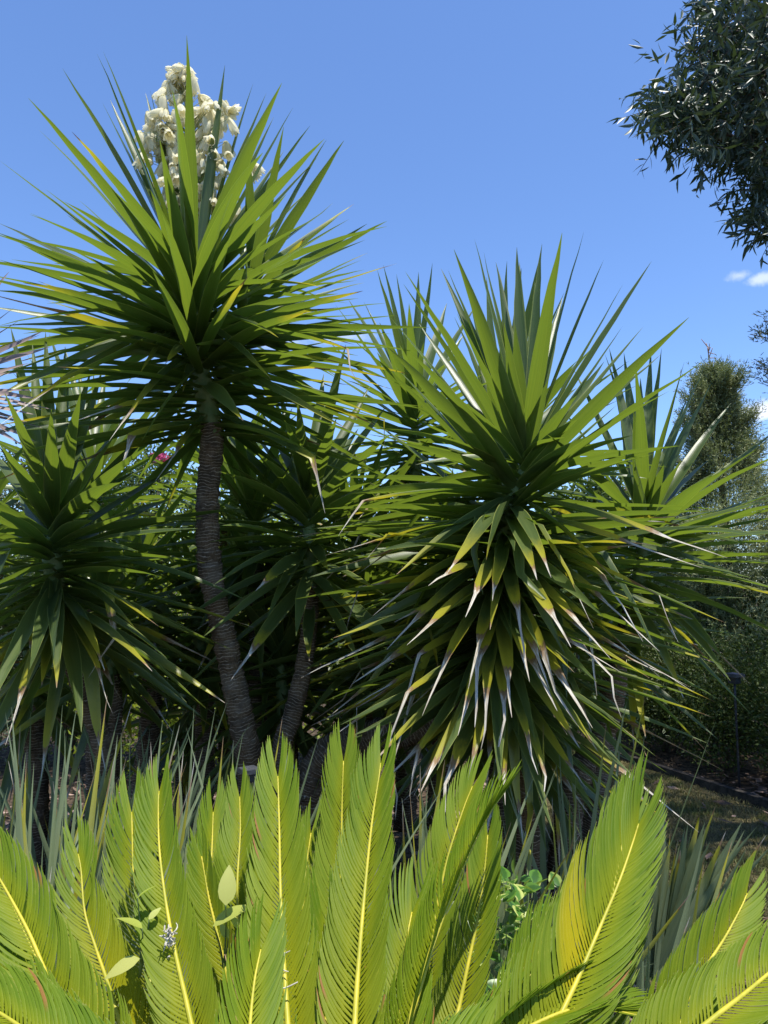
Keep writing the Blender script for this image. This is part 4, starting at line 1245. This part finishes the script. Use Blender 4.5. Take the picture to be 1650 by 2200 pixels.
# bare pink shoot on top
a = Acc()
tp = P(1520, 745, 7.6) - np.array([x, 7.6, 0])
t0 = np.array([-.12, 0, z * .93])
for i in range(9):
    e = t0 + (tp - t0) * (i + 1) / 9
    s = t0 + (tp - t0) * i / 9
    V, Q = tube(np.linspace(s, e, 3), [.006] * 3, 5); a.add(V, Q)
    for j in range(3):
        V, Q = tube(np.linspace(e, e + unit(rng.standard_normal(3) + [0, 0, .6]) * random.uniform(.04, .12), 4), np.linspace(.006, .003, 4), 5); a.add(V, Q)
link('top_shoot', a.mesh('top_shoot', simple('pink_shoot', (.35, .2, .16), (.55, .45, .33), 30, .7)), T)
# second darker conifer at the right edge
x2, y2, z2 = P(1960, 560, 6.4)
conifer('dark green conifer at the right edge, its twigs just entering the picture', (x2, 6.4, 0), z2, 1.0, 9000, foliage('dark_conifer', (0.03, 0.05, 0.03), (0.07, 0.10, 0.05), (.06, .09, .03), .15, .6),
        arms=[((1960, 800), (1612, 718)), ((1960, 860), (1625, 790)), ((1960, 740), (1640, 690)), ((1960, 900), (1640, 820))])

# hedge: a row of shrubs along the right of the lawn
for i, y in enumerate([7.6, 6.9, 6.2, 5.4, 4.6, 3.8]):
    x = hedge_x(y) + 0.72
    h = [1.5, 1.25, 1.2, 1.15, 1.1, 1.1, 1.1][i]
    labs = ['farthest shrub of the shaded hedge where the lawn ends', 'second farthest shrub of the shaded hedge', 'hedge shrub behind the shaggy yucca on the right, in deep shade', 'middle shrub of the dark hedge, below the cypress', 'dark hedge shrub with the garden light standing before it', 'hedge shrub at the right edge of the picture', 'nearest hedge shrub, outside the right edge']
    cs = [(x, y, h * .5), (x - .25, y - .2, h * .38), (x - .2, y + .25, h * .45), (x + .3, y, h * .55)]
    rs = [(.55, .55, h * .48), (.4, .45, h * .38), (.4, .45, h * .42), (.5, .5, h * .5)]
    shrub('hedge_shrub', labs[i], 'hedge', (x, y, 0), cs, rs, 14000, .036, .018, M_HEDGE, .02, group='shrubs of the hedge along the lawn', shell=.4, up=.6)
# taller dark shrubs behind the hedge, under the big tree
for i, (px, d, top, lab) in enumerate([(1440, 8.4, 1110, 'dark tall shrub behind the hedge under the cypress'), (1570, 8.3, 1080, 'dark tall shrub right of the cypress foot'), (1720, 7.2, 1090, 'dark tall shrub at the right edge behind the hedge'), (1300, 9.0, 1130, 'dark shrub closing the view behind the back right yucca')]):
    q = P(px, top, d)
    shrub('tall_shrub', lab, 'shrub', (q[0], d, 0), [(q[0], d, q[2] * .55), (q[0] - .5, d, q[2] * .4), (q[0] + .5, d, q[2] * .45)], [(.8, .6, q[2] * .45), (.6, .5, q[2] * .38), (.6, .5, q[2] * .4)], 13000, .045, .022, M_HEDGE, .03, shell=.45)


# ---------------------------------------------------------------- big tree top right
def big_tree():
    foot = np.array([4.3, 4.6, 0.0])
    T = thing('tree', 'large dark leafy tree whose crown hangs in at the top right', 'tree', foot)
    V, Q = tube(polyline([np.zeros(3), np.array([.05, -.1, 1.6]), np.array([-.1, -.3, 3.2]), np.array([-.3, -.5, 5.5])], 30), np.linspace(.2, .07, 30), 14, wob=.03)
    link('trunk', make_mesh('trunk', V, Q, M_WOOD), T)
    blobs = [(1620, 60, 110, 3.7), (1560, 170, 85, 3.6), (1600, 230, 100, 3.8), (1440, 215, 55, 3.5), (1480, 260, 70, 3.5), (1430, 260, 45, 3.5), (1520, 110, 55, 3.6), (1540, 290, 70, 3.6), (1640, 330, 80, 3.8), (1640, 410, 60, 3.7), (1650, 460, 45, 3.6), (1500, 220, 70, 3.6),
             (1500, 40, 40, 3.7), (1580, 330, 40, 3.7), (1640, 480, 30, 3.6), (1700, 150, 150, 4.2), (1750, 400, 130, 4.2), (1650, -60, 140, 4.0), (1800, 0, 200, 4.6), (1850, 300, 200, 4.5), (1640, 100, 110, 4.5), (1670, 260, 110, 4.5), (1900, 100, 250, 3.8), (1620, 170, 90, 4.4),
             (1950, 350, 220, 4.5), (2050, 100, 300, 4.0), (1850, -200, 250, 4.0), (1760, 150, 180, 4.6), (1850, 470, 120, 4.4), (1980, 450, 180, 4.4), (2100, 300, 260, 4.6), (2200, 0, 300, 4.5), (1720, 60, 160, 4.7)]
    tw = []
    wts = np.array([b[2] ** 1.6 * (2.6 if b[0] < 1660 else .9) for b in blobs]); wts /= wts.sum()
    br = Acc()
    for i in range(1900):
        bx, by, r, dep = blobs[rng.choice(len(blobs), p=wts)]
        ang = random.uniform(0, 6.283); rr = r * random.random() ** .45
        q = P(bx + 14 + rr * math.cos(ang), by - 8 + rr * math.sin(ang), dep + random.uniform(-.45, .45) * (r / 90))
        tw.append((q, (rr / r)))
    tw_p = np.array([q for q, _ in tw])
    # limbs to the blobs
    for bx, by, r, dep in blobs:
        c = P(bx, by, dep)
        s = np.array([4.15, 4.2, max(1.8, min(5.0, c[2] - 1.0))])
        V, Q = tube(bezier(s - foot, (s + c) / 2 - foot + np.array([0, 0, .35]), c - foot, np.linspace(0, 1, 12)), np.linspace(.035, .006, 12), 7)
        br.add(V, Q)
    rest = Acc()
    allleaf = []
    for q, rim in tw:
        m = random.randint(9, 15)
        dr = unit(np.array([random.gauss(-.35, .7), random.gauss(-.1, .7), random.gauss(-.35, .5)]))
        tl = random.uniform(.12, .26)
        if random.random() < .5:
            V, Q = tube(np.linspace(q - foot, q + dr * tl - foot, 3), [.0025, .002, .001], 4, cap=False)
            br.add(V, Q)
        for j in range(m):
            b = q + dr * tl * (j / m)
            d = unit(dr * .5 + rng.normal(0, .75, 3) + np.array([0, 0, -.45]))
            allleaf.append((b, d))
    Bp = np.array([b for b, _ in allleaf]); D = np.array([d for _, d in allleaf])
    K = len(Bp)
    L = rng.uniform(.055, .10, K)
    S = unit(np.cross(D, rng.standard_normal((K, 3))))
    Nn = np.cross(D, S)
    n = 4
    t = np.linspace(0, 1, n)
    C = Bp[:, None] + D[:, None] * (L[:, None] * t)[..., None] + Nn[:, None] * (L[:, None] * -.12 * t ** 2)[..., None]
    W = (L * .21)[:, None] * np.array([.15, 1.0, .75, .05])[None]
    ones = np.ones((1, n, 1))
    V, Q, ta, sa = strips(C - foot, S[:, None] * ones, Nn[:, None] * ones, W, .18)
    V = V.reshape(K, n * 3, 3)
    # the leaves nearest the camera and inside the picture are single parts
    rel = Bp - EYE
    c_, s_ = math.cos(PITCH), math.sin(PITCH)
    dep = rel[:, 1] * c_ + rel[:, 2] * s_
    px = 825 + F * rel[:, 0] / dep
    py = 1100 - F * (-rel[:, 1] * s_ + rel[:, 2] * c_) / dep
    inside = (px < 1640) & (py > 0)
    score = np.where(inside, dep, 1e9)
    order = np.argsort(score)
    single = set(order[:290].tolist())
    Qn = Q[:(n - 1) * 2]
    for i in list(single):
        me = make_mesh('leaf', V[i] - (Bp[i] - foot), Qn, M_BIRDLEAF, {'vary': np.full(n * 3, random.random())})
        o = link('leaf', me, T)
        o.location = tuple(Bp[i] - foot)
    rest_i = np.array([i for i in range(K) if i not in single])
    Vr = V[rest_i].reshape(-1, 3)
    Qr = (Qn[None] + (np.arange(len(rest_i)) * n * 3)[:, None, None]).reshape(-1, 4)
    link('foliage', make_mesh('foliage', Vr, Qr, M_BIRDLEAF, {'vary': np.repeat(rng.uniform(0, 1, len(rest_i)), n * 3)}), T, 'stuff')
    link('branches', br.mesh('branches', M_WOOD), T)


big_tree()


# ---------------------------------------------------------------- small garden lights
def garden_light(px, py, d, size, label, rot, col):
    p = P(px, py, d)
    T = thing('garden_light', label, 'garden light', (p[0], p[1], 0), 'solar lights on stakes')
    h = p[2]
    s = size / 2
    a = Acc()

    def box(x, y, z, hx, hy, hz, taper=1.0):
        V = np.array([[x + sx * hx * (taper if sz > 0 else 1), y + sy * hy * (taper if sz > 0 else 1), z + sz * hz] for sz in (-1, 1) for sx, sy in ((-1, -1), (1, -1), (1, 1), (-1, 1))])
        Q = np.array([[0, 3, 2, 1], [4, 5, 6, 7], [0, 1, 5, 4], [1, 2, 6, 5], [2, 3, 7, 6], [3, 0, 4, 7]])
        return V, Q
    M = simple('black_plastic', (0.012, 0.013, 0.015), (0.035, 0.037, 0.042), 60, .5, .5, .3, .002)
    k = NT('solar_panel')
    vor = k.n('ShaderNodeTexVoronoi'); vor.inputs['Scale'].default_value = 150
    k.t.links.new(k.n('ShaderNodeTexCoord').outputs['Object'], vor.inputs['Vector'])
    MP = k.finish(k.mix(k.rng(vor.outputs['Distance'], .2, .5), (0.02, 0.022, 0.03), col), .4, .6, k.bump(vor.outputs['Distance'], .6, .002))
    V, Q = box(0, 0, h - size * .11, s, s, size * .10, .93); link('cap', make_mesh('cap', V, Q, M, smooth=False), T)
    V, Q = box(0, 0, h - size * .005, s * .86, s * .86, size * .012); link('panel', make_mesh('panel', V, Q, MP, smooth=False), T)
    V, Q = tube(np.linspace([0, 0, 0.0], [0, 0, h - size * .2], 6), [.009] * 6, 10); link('post', make_mesh('post', V, Q, M), T)
    V, Q = box(0, 0, h - size * .42, s * .55, s * .55, size * .22); link('lamp_body', make_mesh('lamp_body', V, Q, M, smooth=False), T)
    T.rotation_euler = (0, 0, rot)


garden_light(536, 1650, 2.35, .062, 'square black solar light in front of the tall ringed trunk', math.radians(38), (0.07, 0.075, 0.085))
garden_light(1577, 1447, 5.6, .115, 'dark blue topped garden light standing before the hedge', math.radians(30), (0.03, 0.04, 0.08))

# ---------------------------------------------------------------- dry debris caught on fronds and twigs on the lawn
M_TWIG = simple('dry_twig', (.36, .32, .25), (.6, .56, .46), 60, .8)


def debris(px, py, d, n, r, label, length=.013):
    p = P(px, py, d)
    a = Acc()
    for i in range(n):
        s = rng.normal(0, r, 3) * [.6, .4, 1.6]
        e = s + unit(rng.standard_normal(3)) * length * random.uniform(.5, 1.4)
        V, Q = tube(bezier(s, (s + e) / 2 + rng.normal(0, .004, 3), e, np.linspace(0, 1, 5)), np.linspace(.0016, .0006, 5), 5)
        a.add(V, Q)
    o = link('debris', a.mesh('debris', M_TWIG))
    o.location = tuple(p)
    tag(o, label, 'debris')


debris(365, 2015, 1.275, 40, .007, 'dry grey flower crumbs stuck on the rachis of the left frond')
debris(596, 2080, 1.215, 20, .008, 'small dry tangle left of the centre frond rachis')
a0 = np.array([P(583, 2095, 1.2), P(592, 2118, 1.195), P(610, 2123, 1.19), P(640, 2110, 1.195)])
V, Q = tube(polyline(a0, 14) - a0[0], np.linspace(.0016, .001, 14), 6)
o = link('twig', make_mesh('twig', V, Q, M_TWIG)); o.location = tuple(a0[0])
tag(o, 'curved pale twig lying across the centre frond', 'twig')
for pts, lab in [([(483, 2050, 1.27), (500, 2110, 1.25), (510, 2170, 1.23), (506, 2230, 1.21)], 'long tan dead leaflet curving down between the left fronds'), ([(1240, 1500, 4), (1240, 1501, 4)], '')][:1]:
    w = polyline([P(*q) for q in pts], 12)
    base = w[0]
    S = np.tile([1., 0, 0], (12, 1)); N = np.tile([0, -1., 0], (12, 1))
    V, Q, ta, sa = strips((w - base)[None], S[None], N[None], np.interp(np.linspace(0, 1, 12), [0, .5, 1], [.001, .007, .005])[None], .2)
    o = link('dead_leaflet', make_mesh('dead_leaflet', V, Q, simple('tan', (.3, .16, .07), (.5, .3, .16), 40, .6), {'along': ta, 'across': sa})); o.location = tuple(base)
    tag(o, lab, 'dead leaf')
# fallen sticks on the lawn
for i, (x0, y0, x1, y1, lab) in enumerate([(1180, 1655, 1345, 1660, 'long dark stick lying at the far end of the lawn'), (1195, 1643, 1360, 1625, 'upper thin stick at the far end of the lawn'), (1390, 1925, 1460, 1940, 'short brown stick by the iris leaning over the lawn')]):
    def onground(x, y):
        v = raydir(x, y); kk = -1.56 / v[2]; return EYE + v * kk
    A, Bq = onground(x0, y0), onground(x1, y1)
    V, Q = tube(polyline([np.zeros(3), (Bq - A) * .5 + np.array([0, .03, .02]), Bq - A], 10), np.linspace(.011, .006, 10), 7, wob=.05)
    o = link('stick', make_mesh('stick', V, Q, M_WOOD)); o.location = tuple(A)
    tag(o, lab, 'stick')
